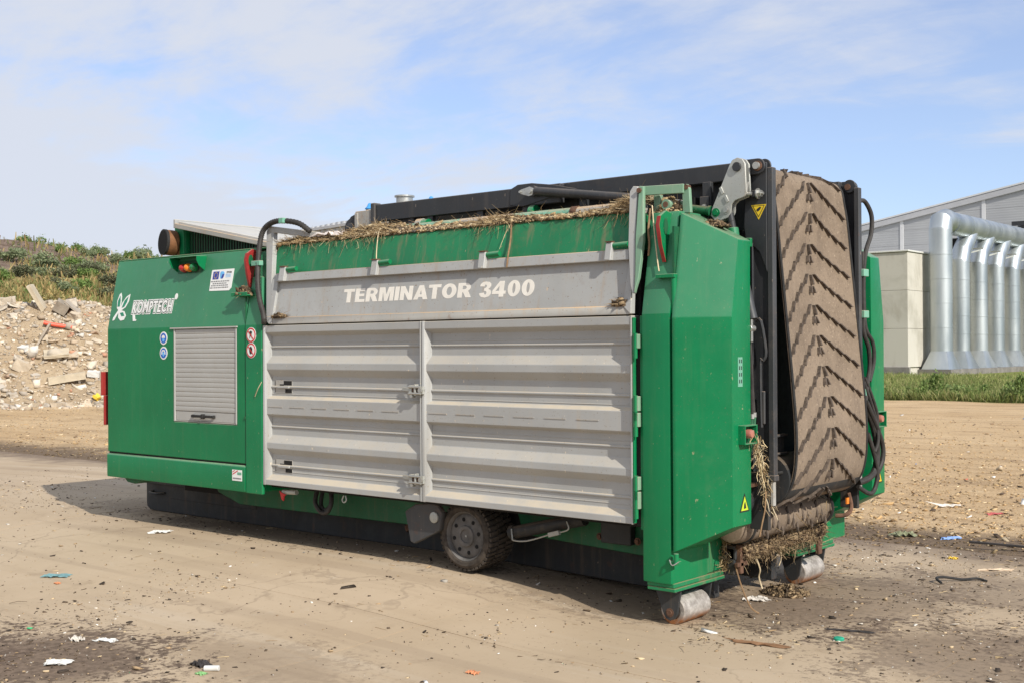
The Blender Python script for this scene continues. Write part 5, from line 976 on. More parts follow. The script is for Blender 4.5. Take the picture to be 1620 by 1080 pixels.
part('axle', MB().cyl(wc + Vector((0, 0.2, 0)), (wc.x, 2.2, wc.z), 0.05), 'frame_dark', wheel)
mg = part('mudguard_plate', MB().prism([(4.135, 0.11, 0.52), (4.25, 0.11, 0.585), (4.42, 0.11, 0.605), (4.50, 0.11, 0.595), (4.545, 0.11, 0.54), (4.52, 0.11, 0.40), (4.24, 0.11, 0.272), (4.195, 0.11, 0.285)], (0, 0.05, 0)), 'charcoal_worn', None, 0.008, 'worn grey swing arm plate beside the wheel'); part('pivot_cap', MB().rev((4.465, 0.112, 0.50), (0, -1, 0), [(0.043, 0), (0.043, 0.014), (0.036, 0.018), (0.004, 0.019)], 24), 'zinc_dull', mg)
lc = part('lift_cylinder', MB().cyl((5.10, 0.30, 0.42), (5.78, 0.30, 0.58), 0.048, n=20).cyl((5.09, 0.30, 0.418), (5.13, 0.30, 0.427), 0.056, n=20), 'frame_dark'); part('grease_line', MB().tube([(5.13, 0.25, 0.455), (5.15, 0.235, 0.40), (5.17, 0.23, 0.375), (5.30, 0.235, 0.385), (5.52, 0.235, 0.455)], 0.006, 6), 'zinc_dull', lc); part('line_coupling', MB().bar((5.50, 0.235, 0.447), (5.60, 0.235, 0.475), 0.03, 0.034), 'zinc_dull', lc, 0.003); part('line_end', MB().tube([(5.60, 0.235, 0.475), (5.68, 0.235, 0.505), (5.66, 0.24, 0.56)], 0.006, 6), 'zinc_dull', lc)
bk = part('hanger_bracket', MB().box(5.86, 6.12, 0.38, 0.44, 0.41, 0.60), 'frame_dark', None, 0.006)
for x, z in ((5.84, 0.45), (6.17, 0.445)): part('bracket_bolt', hexbolt(MB(), (x, 0.40, z), (0, -1, 0), 0.018, 0.02), 'rust', bk)
hv = part('drain_valve', MB().cyl((2.62, 0.12, 0.565), (2.80, 0.12, 0.572), 0.022, n=12), 'zinc_dull'); part('valve_handle', MB().prism([(2.60, 0.09, 0.575), (2.63, 0.09, 0.56), (2.685, 0.09, 0.545), (2.66, 0.09, 0.53), (2.655, 0.09, 0.49), (2.63, 0.09, 0.50), (2.62, 0.09, 0.53)], (0, 0.012, 0)), 'red_print', hv)
part('hose_loop', MB().tube([(2.86, 0.30, 0.58), (2.88, 0.26, 0.48), (2.97, 0.24, 0.405), (3.06, 0.24, 0.41), (3.09, 0.26, 0.49), (3.04, 0.30, 0.58)], 0.020, 8), 'hose'); part('hose_loop', MB().tube([(2.89, 0.34, 0.58), (2.92, 0.29, 0.46), (3.0, 0.27, 0.42), (3.06, 0.28, 0.47), (3.02, 0.33, 0.58)], 0.018, 8), 'hose')
part('shackle', MB().tube([(3.475, 0.06, 0.60), (3.46, 0.055, 0.565), (3.485, 0.05, 0.545), (3.51, 0.055, 0.565), (3.495, 0.06, 0.60)], 0.006, 6), 'zinc_dull')
part('chain_end', MB().tube([(3.70, 0.60, 0.35), (3.69, 0.58, 0.30), (3.71, 0.58, 0.27)], 0.02, 6).tube([(3.80, 0.62, 0.35), (3.81, 0.60, 0.31), (3.83, 0.6, 0.29)], 0.015, 6), 'rust')
# ---- discharge conveyor folded up at the rear
YL, YR, YC = 0.648, 1.772, 1.21
bp = [(6.86, 2.98), (6.90, 3.025), (6.975, 3.040), (7.045, 3.018), (7.085, 2.960), (7.100, 2.880), (7.128, 2.710), (7.170, 2.30), (7.215, 1.850), (7.248, 1.50), (7.264, 1.280), (7.266, 1.12), (7.253, 0.980), (7.215, 0.860), (7.130, 0.768), (7.030, 0.735), (6.93, 0.765), (6.87, 0.85)]
def cr(pts, n):
    Q = []; P = [np.array(p) for p in pts]
    for i in range(len(P) - 1):
        p0, p1, p2, p3 = P[max(i-1, 0)], P[i], P[i+1], P[min(i+2, len(P)-1)]
        for k in range(n):
            t_ = k/n; Q.append(0.5*((2*p1) + (p2-p0)*t_ + (2*p0-5*p1+4*p2-p3)*t_*t_ + (3*p1-p0-3*p2+p3)*t_**3))
    Q.append(P[-1]); return np.array(Q)
BP = cr(bp, 6); seg_ = np.linalg.norm(np.diff(BP, axis=0), axis=1); BS = np.concatenate([[0], np.cumsum(seg_)]); BL = BS[-1]
def belt_pt(s, y, h=0.0):
    """point on the outer face of the belt at arc length s, across at y; the middle sags inwards"""
    x = np.interp(s, BS, BP[:, 0]); z = np.interp(s, BS, BP[:, 1])
    a, b_ = max(s - 0.02, 0), min(s + 0.02, BL); tx = np.interp(b_, BS, BP[:, 0]) - np.interp(a, BS, BP[:, 0]); tz = np.interp(b_, BS, BP[:, 1]) - np.interp(a, BS, BP[:, 1]); l = math.hypot(tx, tz)
    nx, nz = -tz/l, tx/l
    tro = 0.065*(1 - ((y - YC)/0.562)**2)*float(sstep(0.30, 0.8, s))*float(sstep(BL - 0.75, BL - 1.7, s))
    h = h - max(tro, -0.01)
    return Vector((x + nx*h, y, z + nz*h))
ns, ny = 110, 17; V = []; F = []
for th in (0.0, -0.013):
    for i in range(ns):
        for j in range(ny): V.append(belt_pt(BL*i/(ns-1), YL + (YR - YL)*j/(ny-1), th))
N = ns*ny
for i in range(ns - 1):
    for j in range(ny - 1):
        a = i*ny + j; F += [(a, a+1, a+ny+1, a+ny), (N+a, N+a+ny, N+a+ny+1, N+a+1)]
    F += [(i*ny, i*ny+ny, N+i*ny+ny, N+i*ny), (i*ny+ny-1, N+i*ny+ny-1, N+i*ny+2*ny-1, i*ny+2*ny-1)]
belt = part('conveyor_belt', MB().add(V, F), 'belt', None, 0, 'dusty brown rubber conveyor belt with chevron cleats hanging at the rear', sharp=60)
for y in (YL + 0.004, YR - 0.004): part('belt_edge', MB().tube([belt_pt(BL*i/60, y, 0.002) for i in range(61)], 0.009, 6, 1), 'rubber', belt)
part('belt_return', MB().add([(6.84, YL, 2.96), (6.84, YR, 2.96), (6.86, YR, 0.86), (6.86, YL, 0.86)], [(0, 1, 2, 3)]), 'rubber', belt)
s_top = 0.0
def cleat(s0, y0, s1, y1, w=0.012, h=0.026):
    a = [belt_pt(s0, y0 - w), belt_pt(s0, y0 + w), belt_pt(s1, y1 + w), belt_pt(s1, y1 - w)]; b_ = [belt_pt(s0, y0 - w*0.75, h*0.7), belt_pt(s0, y0 + w*0.75, h*0.7), belt_pt(s1, y1 + w*0.75, h), belt_pt(s1, y1 - w*0.75, h)]
    mb = MB().add(a + b_, [(3, 2, 1, 0), (4, 5, 6, 7), (0, 1, 5, 4), (1, 2, 6, 5), (2, 3, 7, 6), (3, 0, 4, 7)]); part('cleat', mb, 'cleat', belt, smooth=False)
pitch = 0.216; s = 0.06
while s < BL - 0.12:
    for sd, drop in ((1, 0.225), (-1, 0.345)):
        for k in range(5):
            u0 = 0.055 + k*0.097; dd = drop/5; sa = s + k*dd; sb = sa + dd*1.12; ya = YC - 0.02 + sd*u0; yb = ya + sd*0.066
            if sb < BL - 0.05: cleat(sa, ya, sb, yb, 0.0125 if sd > 0 else 0.0105)
        if s + 0.2 < BL - 0.05: cleat(s + 0.085, YC - 0.02 + sd*0.012, s + 0.135, YC - 0.02 + sd*0.030, 0.011)
    if s + 0.1 < BL - 0.05: cleat(s + 0.005, YC - 0.015, s + 0.075, YC - 0.008, 0.012)
    s += pitch
part('belt_drum', MB().cyl((6.965, YL + 0.02, 2.925), (6.965, YR - 0.02, 2.925), 0.10, n=28), 'frame_dark'); part('belt_drum', MB().cyl((7.06, YL - 0.02, 0.92), (7.06, YR + 0.02, 0.92), 0.165, n=28), 'frame_dark')
# upright conveyor posts
def upost():
    m_ = MB().prism([(6.99, 0.505, 2.99), (7.02, 0.505, 3.03), (7.137, 0.505, 3.03), (7.137, 0.505, 2.30), (7.08, 0.505, 2.44), (6.98, 0.505, 2.53), (6.965, 0.505, 2.62)], (0, 0.016, 0)); m_.box(7.02, 7.137, 0.522, 0.534, 0.98, 2.99); m_.box(7.02, 7.034, 0.50, 0.522, 0.98, 2.5); return m_
un, uf = both('conveyor_post', upost(), 'charcoal', 0.004)
both('post_flange', MB().box(7.138, 7.178, 0.508, 0.560, 0.94, 2.995).box(7.135, 7.184, 0.503, 0.566, 0.925, 0.965), 'charcoal_worn', 0.004); both('post_stub', MB().box(7.145, 7.170, 0.514, 0.548, 0.76, 0.925), 'grey_rusty', 0.004); both('stub_plate', MB().box(7.0, 7.14, 0.50, 0.53, 0.60, 0.98), 'frame_dark', 0.004)
for m_ in (False, True):
    mm = (lambda q: q.mir()) if m_ else (lambda q: q)
    lug = part('post_lug', mm(MB().prism([(7.085 + 0.052*math.cos(a), 0.478, 3.005 + 0.052*math.sin(a)) for a in [math.pi*(-0.5) + math.pi*k/12 for k in range(13)]] + [(6.97, 0.478, 3.057), (6.955, 0.478, 2.953)], (0, 0.016, 0)).prism([(7.10 + 0.05*math.cos(a), 0.54, 3.01 + 0.05*math.sin(a)) for a in [2*math.pi*k/24 for k in range(24)]], (0, 0.014, 0))), 'charcoal', None, 0.003)
    part('post_pin', mm(MB().cyl((7.088, 0.445, 3.006), (7.088, 0.56, 3.006), 0.024, n=16)), 'zinc' if not m_ else 'rust', lug); part('pin_washer', mm(MB().cyl((7.088, 0.466, 3.006), (7.088, 0.476, 3.006), 0.033, n=20)), 'rust', lug)
part('stop_block', MB().box(7.045, 7.085, 0.455, 0.503, 2.80, 2.845), 'charcoal', un, 0.003); part('stop_bolt', hexbolt(MB().cyl((6.98, 0.475, 2.822), (7.13, 0.475, 2.822), 0.010, n=10), (7.086, 0.475, 2.822), (1, 0, 0), 0.024, 0.03), 'zinc', un)
wt = part('warning_triangle', MB().prism([(7.022, 0.5035, 2.752), (7.135, 0.5035, 2.752), (7.078, 0.5035, 2.652)], (0, 0.002, 0)), 'yellow', un, label='yellow triangle hand hazard sticker on the dark post')
tri_o = [(7.034, 2.746), (7.123, 2.746), (7.0785, 2.668)]; tri_i = [(7.041, 2.742), (7.116, 2.742), (7.0785, 2.677)]
part('triangle_border', MB().prism([(x, 0.5022, z) for x, z in tri_o], (0, 0.001, 0)), 'ink', wt); part('triangle_face', MB().prism([(x, 0.5010, z) for x, z in tri_i], (0, 0.001, 0)), 'yellow', wt); part('hand_mark', MB().prism([(x, 0.4998, z) for x, z in ((7.062, 2.716), (7.075, 2.706), (7.088, 2.716), (7.10, 2.732), (7.09, 2.737), (7.076, 2.73), (7.068, 2.724))], (0, 0.001, 0)), 'ink', wt)
part('post_bracket', MB().tube([(7.055, 0.49, 1.98), (7.10, 0.485, 1.98), (7.135, 0.485, 1.78), (7.115, 0.485, 1.72), (7.095, 0.485, 1.70), (7.10, 0.485, 1.28)], 0.010, 6, 3), 'charcoal_worn', un); part('post_bracket', MB().box(7.095, 7.125, 0.48, 0.50, 1.30, 1.52), 'charcoal_worn', un, 0.006)
part('cross_channel', MB().box(7.10, 7.13, 0.56, 0.80, 1.205, 1.222).box(7.10, 7.13, 0.56, 0.80, 1.085, 1.10).box(7.085, 7.10, 0.56, 0.80, 1.085, 1.222), 'charcoal_worn', None, 0.003); part('channel_bolt', hexbolt(MB(), (7.10, 0.625, 1.145), (1, 0, 0), 0.02, 0.02), 'rust')
part('conveyor_backing', MB().box(6.50, 6.60, 0.47, 1.95, 0.66, 2.84), 'black'); part('inner_drum_guard', MB().tube([(6.98, 0.58, 0.76), (7.06, 0.58, 0.94), (7.13, 0.60, 0.965), (7.20, 0.66, 0.98)], 0.012, 6), 'rubber')
part('drive_motor', MB().cyl((6.95, 0.36, 0.78), (6.95, 0.62, 0.78), 0.085, n=20).cyl((6.95, 0.40, 0.78), (6.95, 0.44, 0.78), 0.10, n=20).cyl((6.95, 0.52, 0.78), (6.95, 0.55, 0.78), 0.10, n=20), 'frame_dark'); part('motor_bracket', MB().box(6.9, 7.06, 0.32, 0.50, 0.885, 0.91).box(6.92, 6.98, 0.33, 0.45, 0.91, 1.06), 'rust', None, 0.004)
part('idler', MB().cyl((6.98, 0.36, 1.10), (6.98, 0.47, 1.10), 0.075, n=20), 'frame_dark')
# link plates and cylinders on the near side
lk = [(6.915, 3.02), (6.935, 3.052), (6.975, 3.066), (7.012, 3.052), (7.034, 3.02), (7.042, 2.83), (7.028, 2.802), (6.955, 2.782), (6.930, 2.758), (6.925, 2.705), (6.905, 2.672), (6.845, 2.655), (6.80, 2.662), (6.772, 2.692), (6.778, 2.735)]
lp1 = part('link_plate', MB().prism([(x, 0.405, z) for x, z in lk], (0, 0.014, 0)), 'zinc_dull', None, 0.003, 'pale metal link plate with bolts at the conveyor joint'); part('link_plate', MB().prism([(x + 0.002, 0.455, z) for x, z in lk], (0, 0.014, 0)), 'zinc_dull', None, 0.003)
part('link_pin', MB().cyl((6.975, 0.39, 3.003), (6.975, 0.50, 3.003), 0.031, n=24), 'charcoal', lp1, 0.002); part('link_bolt', hexbolt(MB(), (6.812, 0.405, 2.712), (0, -1, 0), 0.020, 0.014), 'green', lp1); part('link_bolt', hexbolt(MB(), (6.890, 0.405, 2.722), (0, -1, 0), 0.018, 0.014), 'zinc', lp1)
for x, z in ((6.858, 2.855), (6.895, 2.797)): part('link_slot', MB().obox((x, 0.402, z), (0.010, 0, -0.022), (0, 0.006, 0), (0.009, 0, 0.006)), 'zinc_dull', lp1, 0.002)
part('link_stud', MB().cyl((7.03, 0.44, 2.82), (7.06, 0.445, 2.822), 0.013, n=12).cyl((7.025, 0.43, 2.822), (7.04, 0.43, 2.90), 0.010, n=10), 'zinc', lp1)
fc = part('folding_cylinder', MB().cyl((6.905, 0.43, 2.70), (6.925, 0.43, 2.60), 0.024, n=16), 'charcoal'); part('cylinder_head', MB().cyl((6.922, 0.43, 2.60), (6.945, 0.425, 2.46), 0.040, n=18), 'green', fc, 0.003); part('cylinder_barrel', MB().cyl((6.945, 0.425, 2.50), (7.085, 0.40, 1.99), 0.034, n=18), 'charcoal_worn', fc); part('head_boss', MB().cyl((6.90, 0.39, 2.52), (6.90, 0.43, 2.52), 0.028, n=14).cyl((6.94, 0.385, 2.44), (6.94, 0.43, 2.44), 0.022, n=14), 'green', fc); part('barrel_clevis', MB().box(7.065, 7.095, 0.37, 0.39, 1.84, 1.99).cyl((7.08, 0.36, 1.93), (7.08, 0.42, 1.93), 0.022), 'zinc', fc, 0.003)
part('stay_bracket', MB().box(6.98, 7.05, 0.44, 0.47, 2.47, 2.53), 'green', fc, 0.004)
# near-side hoses along the post
for pts, r, mt in (([(7.03, 0.42, 2.45), (7.05, 0.40, 2.1), (7.06, 0.40, 1.9), (7.075, 0.40, 1.6), (7.07, 0.41, 1.36)], 0.014, 'hose'), ([(7.0, 0.44, 2.3), (7.03, 0.43, 2.0), (7.05, 0.43, 1.75), (7.07, 0.42, 1.5), (7.08, 0.42, 1.36)], 0.012, 'hose'), ([(7.07, 0.41, 1.36), (7.065, 0.39, 1.22), (7.03, 0.37, 1.12), (6.98, 0.36, 1.06)], 0.015, 'hose_green'), ([(7.08, 0.42, 1.36), (7.08, 0.40, 1.22), (7.06, 0.38, 1.10), (7.02, 0.36, 1.03)], 0.015, 'hose_green'), ([(6.96, 0.40, 1.75), (7.0, 0.40, 1.6), (7.03, 0.41, 1.44)], 0.011, 'hose')):
    part('hydraulic_hose', MB().tube(pts, r, 8, 6), mt)
part('hose_ferrule', MB().cyl((7.07, 0.41, 1.37), (7.07, 0.41, 1.34), 0.020, n=12).cyl((7.08, 0.42, 1.38), (7.08, 0.42, 1.35), 0.017, n=12), 'zinc')
# far-side hoses
f = lambda x, y, z: (x, y, z)
far_h = [([(7.15, 1.92, 2.90), (7.17, 1.99, 2.90), (7.19, 2.06, 2.80), (7.19, 2.05, 2.66), (7.185, 1.97, 2.53), (7.18, 1.935, 2.38), (7.18, 1.925, 2.1), (7.18, 1.93, 1.92), (7.19, 1.99, 1.80), (7.19, 2.01, 1.66), (7.19, 1.96, 1.52), (7.19, 1.93, 1.40)], 0.017),
         ([(7.17, 1.935, 2.52), (7.18, 1.93, 2.2), (7.19, 1.94, 1.95), (7.21, 2.02, 1.84), (7.21, 2.04, 1.70), (7.20, 1.98, 1.55)], 0.015),
         ([(7.19, 1.90, 1.55), (7.21, 1.96, 1.42), (7.22, 2.05, 1.25), (7.23, 2.06, 1.10), (7.22, 2.02, 1.02)], 0.013), ([(7.19, 1.92, 1.58), (7.21, 2.0, 1.44), (7.22, 2.07, 1.30), (7.22, 2.06, 1.16)], 0.012),
         ([(7.18, 1.86, 1.44), (7.19, 1.95, 1.34), (7.20, 2.06, 1.18), (7.20, 2.11, 1.0), (7.20, 2.06, 0.87), (7.19, 1.96, 0.82), (7.16, 1.86, 0.80)], 0.025),
         ([(7.21, 1.90, 1.40), (7.22, 2.03, 1.24), (7.23, 2.14, 1.07), (7.23, 2.14, 0.95), (7.22, 2.07, 0.86)], 0.018),
         ([(7.20, 1.94, 1.16), (7.21, 2.02, 1.02), (7.22, 2.07, 0.86), (7.21, 2.04, 0.74), (7.20, 1.96, 0.71), (7.16, 1.85, 0.77)], 0.017)]
for pts, r in far_h: part('hydraulic_hose', MB().tube(pts, r, 10, 8), 'hose')
for z in (2.36, 2.05, 1.47): part('hose_clip', MB().box(7.16, 7.20, 1.90, 1.985, z - 0.028, z + 0.028), 'mint', None, 0.004)
# second belt and scraper bar under the cover
lb = part('feed_belt', MB().rev((6.86, 0.52, 0.60), (0, 1, 0), [(0.06, -0.06), (0.10, -0.05), (0.115, 0.0), (0.118, 0.08), (0.118, 1.26), (0.10, 1.30)], 28), 'belt', None, 0, 'lower dusty belt roll under the hanging belt')
for k in range(16): part('cleat', MB().obox((6.86 + 0.117*math.cos(0.2 - 0.3*(k % 3)), 0.64 + 0.075*k, 0.60 + 0.117*math.sin(0.2 - 0.3*(k % 3))), (0.006, 0, 0), (0.0, 0.008, 0.012), (-0.012, 0.004, 0.05)), 'cleat', lb)
part('belt_edge', MB().rev((6.86, 1.79, 0.60), (0, 1, 0), [(0.12, 0), (0.13, 0.004), (0.13, 0.022), (0.12, 0.026)], 28).rev((6.86, 0.60, 0.60), (0, 1, 0), [(0.12, 0), (0.128, 0.004), (0.128, 0.02), (0.12, 0.024)], 28), 'rubber', lb)
sb = part('scraper_bar', MB().box(6.725, 6.80, 0.66, 2.02, 0.345, 0.425).box(6.73, 6.79, 0.66, 0.72, 0.24, 0.44), 'frame_dark', None, 0.006); part('scraper_hanger', MB().box(6.79, 6.83, 0.68, 0.72, 0.25, 0.45).box(6.80, 6.83, 0.64, 0.78, 0.30, 0.33), 'rust', sb, 0.004); part('scraper_hanger', MB().box(6.79, 6.82, 1.90, 1.96, 0.22, 0.58).box(6.78, 6.83, 1.86, 2.02, 0.42, 0.56), 'rust', sb, 0.004)
part('amber_tag', MB().box(7.14, 7.15, 1.68, 1.72, 0.655, 0.70), 'lamp_orange'); part('lower_bracket', MB().tube([(7.10, 1.82, 0.72), (7.13, 1.80, 0.62), (7.12, 1.74, 0.57), (7.05, 1.70, 0.56)], 0.016, 8), 'rust')
# ---- folded upper conveyor
both('conveyor_beam', MB().box(4.95, 7.03, 0.515, 0.575, 2.932, 3.052), 'charcoal', 0.006); both('conveyor_beam', MB().box(3.455, 5.45, 0.455, 0.513, 2.898, 3.044), 'charcoal', 0.006)
part('beam_knuckle', MB().prism([(4.96, 0.448, 2.915), (5.03, 0.448, 2.90), (5.10, 0.448, 2.895), (5.62, 0.448, 2.985), (5.40, 0.448, 3.035), (5.18, 0.448, 3.068), (5.04, 0.448, 3.068), (4.97, 0.448, 3.04)], (0, 0.010, 0)), 'charcoal', None, 0.004)
rc = part('raising_cylinder', MB().cyl((5.24, 0.425, 2.998), (6.30, 0.425, 2.845), 0.034, n=18), 'charcoal'); part('cylinder_eye', MB().cyl((5.22, 0.405, 3.0), (5.22, 0.448, 3.0), 0.040, n=20), 'charcoal_worn', rc); part('eye_plate', MB().prism([(5.09, 0.398, 3.0), (5.115, 0.398, 3.018), (5.20, 0.398, 3.034), (5.235, 0.398, 3.02), (5.245, 0.398, 2.995), (5.225, 0.398, 2.968), (5.19, 0.398, 2.962), (5.115, 0.398, 2.985)], (0, 0.006, 0)), 'zinc', rc, 0.001); part('eye_pin', MB().cyl((5.205, 0.385, 2.998), (5.205, 0.41, 2.998), 0.018, n=16).cyl((5.11, 0.388, 3.001), (5.11, 0.41, 3.001), 0.010, n=8), 'zinc', rc)
part('cylinder_rod', MB().cyl((6.30, 0.425, 2.845), (6.55, 0.425, 2.80), 0.020, n=14), 'zinc', rc); part('rod_barrel', MB().cyl((6.55, 0.40, 2.765), (6.76, 0.42, 2.725), 0.030, n=16).cyl((6.745, 0.42, 2.73), (6.765, 0.42, 2.726), 0.036, n=16), 'green_under', rc)
for x, d_ in ((3.86, 1), (4.08, 0), (4.63, 0), (5.10, 0), (5.65, 0), (6.70, 0)):
    both('beam_upright', MB().box(x - 0.032, x + 0.032, 0.47, 0.51, 2.60, 2.90 if x < 5 else 2.935), 'charcoal', 0.003)
    if not d_: ip = part('idler_plate', MB().box(x - 0.042, x + 0.026, 0.452, 0.466, 2.60, 2.835 if x > 6 else 2.795), 'charcoal_worn', None, 0.002); part('idler_bolt', hexbolt(MB(), (x - 0.008, 0.452, 2.76), (0, -1, 0), 0.015, 0.012), 'zinc_dull', ip)
part('idler_roll', MB().cyl((3.98, 0.44, 2.83), (4.04, 0.44, 2.83), 0.052, n=20), 'grey_rusty'); part('idler_roll', MB().cyl((4.04, 0.44, 2.83), (4.10, 0.44, 2.83), 0.045, n=20), 'green')
part('idler_roll', MB().cyl((5.16, 0.47, 2.85), (5.21, 0.47, 2.85), 0.05, n=20), 'green')
part('upper_belt', MB().box(3.45, 6.95, 0.62, 1.80, 2.862, 2.93), 'rubber'); part('cross_roller', MB().cyl((3.7, 0.60, 2.80), (3.7, 1.8, 2.80), 0.05).cyl((4.7, 0.60, 2.78), (4.7, 1.8, 2.78), 0.05).cyl((5.8, 0.60, 2.78), (5.8, 1.8, 2.78), 0.05), 'frame_dark')
part('conveyor_side', MB().box(3.48, 6.96, 0.585, 0.60, 2.60, 3.035).box(3.48, 6.96, 1.82, 1.835, 2.60, 3.035), 'frame_dark'); part('conveyor_pan', MB().box(3.45, 6.9, 0.60, 1.82, 2.56, 2.60).box(3.5, 6.9, 0.95, 0.97, 2.60, 2.87), 'near_black')
part('return_bar', MB().cyl((5.2, 0.56, 2.72), (6.55, 0.56, 2.65), 0.02).cyl((3.5, 0.55, 2.80), (3.95, 0.55, 2.84), 0.018), 'rust')
gb = part('gearbox_bracket', MB().box(3.20, 3.40, 0.45, 0.52, 2.845, 3.005).box(3.20, 3.24, 0.44, 0.54, 2.70, 2.99), 'grey_rusty', None, 0.004); part('bracket_recess', MB().box(3.26, 3.40, 0.455, 0.50, 2.72, 2.842), 'frame_dark', gb); part('end_plate', MB().box(3.40, 3.455, 0.44, 0.52, 2.74, 3.06), 'charcoal_worn', gb, 0.006)
part('drum_motor', MB().rev((3.13, 0.45, 2.86), (0, 1, 0), [(0.03, -0.01), (0.05, 0.0), (0.055, 0.02), (0.095, 0.025), (0.10, 0.06), (0.10, 0.2)], 24), 'charcoal', gb); part('motor_housing', MB().prism([(3.05, 0.48, 2.90), (3.10, 0.48, 2.97), (3.20, 0.48, 3.0), (3.20, 0.48, 2.72), (3.06, 0.48, 2.74)], (0, 0.1, 0)), 'charcoal', gb, 0.008)
# ================================================================== straw, mulch and single scraps
BRN = [(0.26, 0.18, 0.10), (0.17, 0.115, 0.065), (0.10, 0.07, 0.042), (0.06, 0.042, 0.028), (0.36, 0.26, 0.15)]
STW = [(0.48, 0.36, 0.20), (0.37, 0.26, 0.135), (0.56, 0.45, 0.28), (0.26, 0.17, 0.085), (0.10, 0.065, 0.035), (0.05, 0.035, 0.02)]
def heap_h(x): x = np.asarray(x, float); return 0.017 + 0.055*fbm(x, x*0 + 3, 2.2, 3, 41) + 0.045*np.exp(-((x-3.72)/0.36)**2) + 0.018*np.exp(-((x-2.75)/0.3)**2) + 0.02*np.exp(-((x-5.0)/0.2)**2) + 0.055*np.exp(-((x-6.25)/0.16)**2)
X, Y = np.meshgrid(np.linspace(2.50, 6.33, 190), np.linspace(0.165, 0.42, 12)); v = (Y - 0.165)/0.255
Zs = 2.735 + heap_h(X)*np.sin(np.clip(v*1.25, 0, 1)*math.pi*0.55)*1.2 + 0.028*(fbm(X, Y, 14, 3, 43) - 0.5)
m, t, b = NT('mulch'); p = pos(t); n1_ = noise(t, p, 40, 5, 0.7); n2_ = noise(t, p, 9, 5, 0.6)
c = mixc(t, ramp(t, n1_, 0.35, 0.65), (0.06, 0.04, 0.025), (0.34, 0.24, 0.13)); c = mixc(t, mul(t, ramp(t, n2_, 0.5, 0.7), 0.5), c, (0.44, 0.33, 0.18)); t.links.new(c, b.inputs['Base Color']); b.inputs['Roughness'].default_value = 1; bump(t, b, n1_, 1.0, 0.02); MAT['mulch'] = m
obj('mulch_heap', grid_mesh('mulch_heap', X, Y, Zs, MAT['mulch']), label='brown mulch lying along the top of the green hopper lip', cat='mulch', kind='stuff')
def hz_(x, y): return 2.735 + heap_h(x)*np.sin(np.clip((y - 0.165)/0.255*1.25, 0, 1)*math.pi*0.55)*1.2
n = 16000; x = rng.uniform(2.5, 6.33, n); y = rng.uniform(0.165, 0.40, n); P = np.column_stack([x, y, hz_(x, y) + 0.006])
chipm = np.exp(-((x - 4.2)/0.9)**2)[:, None]
g1 = bits_geo(P, rng.gamma(2.2, 0.0030, n), 0.6, tints(n, STW, [3, 3, 3, 3, 3, 2])*(1 - 0.0*chipm) + 0.10*chipm*(rng.random((n, 1)) < 0.5)*0.6)
cl = rng.choice([2.6, 2.95, 3.25, 3.55, 3.75, 4.9, 5.05, 6.15, 6.25], 5200) + rng.normal(0, 0.16, 5200); cl[:900] = rng.uniform(2.5, 6.33, 900); cl = np.clip(cl, 2.5, 6.32); n = len(cl)
y = rng.uniform(0.16, 0.36, n); P = np.column_stack([cl, y, hz_(cl, y) + 0.01]); D = np.column_stack([rng.normal(0, 0.8, n), rng.normal(-0.25, 0.55, n), rng.normal(-0.02, 0.20, n)])
g2 = straw_geo(P, D, np.clip(rng.gamma(3.0, 0.022, n), 0, 0.15), rng.uniform(0.0018, 0.004, n), tints(n, STW, [4, 5, 3, 4, 2, 1]))
n = 250; x = np.clip(rng.choice([2.65, 3.0, 3.4, 3.7, 3.8, 4.95, 5.05, 6.15, 6.25], n) + rng.normal(0, 0.14, n), 2.5, 6.32); P = np.column_stack([x, np.full(n, 0.160) - rng.uniform(0, 0.01, n), rng.uniform(2.71, 2.755, n)])
D = np.column_stack([rng.normal(0, 0.55, n), rng.uniform(-0.22, -0.16, n), rng.uniform(-1.0, -0.5, n)]); g3 = straw_geo(P, D, rng.gamma(2.2, 0.027, n), rng.uniform(0.0018, 0.0038, n), tints(n, STW, [4, 4, 4, 3, 1, 0.5]), 0.3)
q = merge([g1, g2, g3]); obj('straw_heap', soup('straw_heap', q[0], q[1], MAT['straw'], q[2]), label='tangled straw and wood chips heaped along the hopper edge', cat='straw', kind='stuff')
# long stalks and strings one can pick out
def strand(label, pts, r, mat='dry_stalk', name='dry_stalk', cat='stalk'):
    obj(name, MB().tube(pts, r, 5, 5).mesh(name, MAT[mat]), label=label, cat=cat)
plain('dry_stalk', (0.58, 0.47, 0.30), 0.8, var=0.2, scale=20, bmp=0); plain('brown_stalk', (0.24, 0.15, 0.08), 0.9, var=0.3, scale=20, bmp=0); plain('film', (0.62, 0.55, 0.50), 0.45, var=0.2, scale=8, bmp=0.5, bd=0.03)
strand('long pale straw hanging down over the second hook block', [(3.78, 0.20, 2.80), (3.80, 0.155, 2.75), (3.825, 0.11, 2.60), (3.85, 0.085, 2.50)], 0.0045)
strand('brown twisted string hanging from the hopper lip over the grey rail', [(5.22, 0.16, 2.74), (5.24, 0.13, 2.64), (5.25, 0.10, 2.55), (5.28, 0.045, 2.47), (5.275, 0.04, 2.40)], 0.007, 'brown_stalk', 'hanging_string', 'string')
strand('long pale stalk hanging across the rear post beside the red eye', [(6.49, 0.12, 2.76), (6.525, 0.085, 2.62), (6.56, 0.055, 2.48), (6.585, 0.04, 2.36), (6.60, 0.03, 2.31)], 0.0045)
strand('dark stalk hanging beside the tipping arm', [(6.475, 0.12, 2.74), (6.485, 0.08, 2.60), (6.495, 0.075, 2.50), (6.49, 0.07, 2.42)], 0.008, 'brown_stalk')
strand('pale blade of straw leaning on the corner post', [(2.50, -0.02, 1.53), (2.46, -0.03, 1.47), (2.40, -0.015, 1.40)], 0.0035)
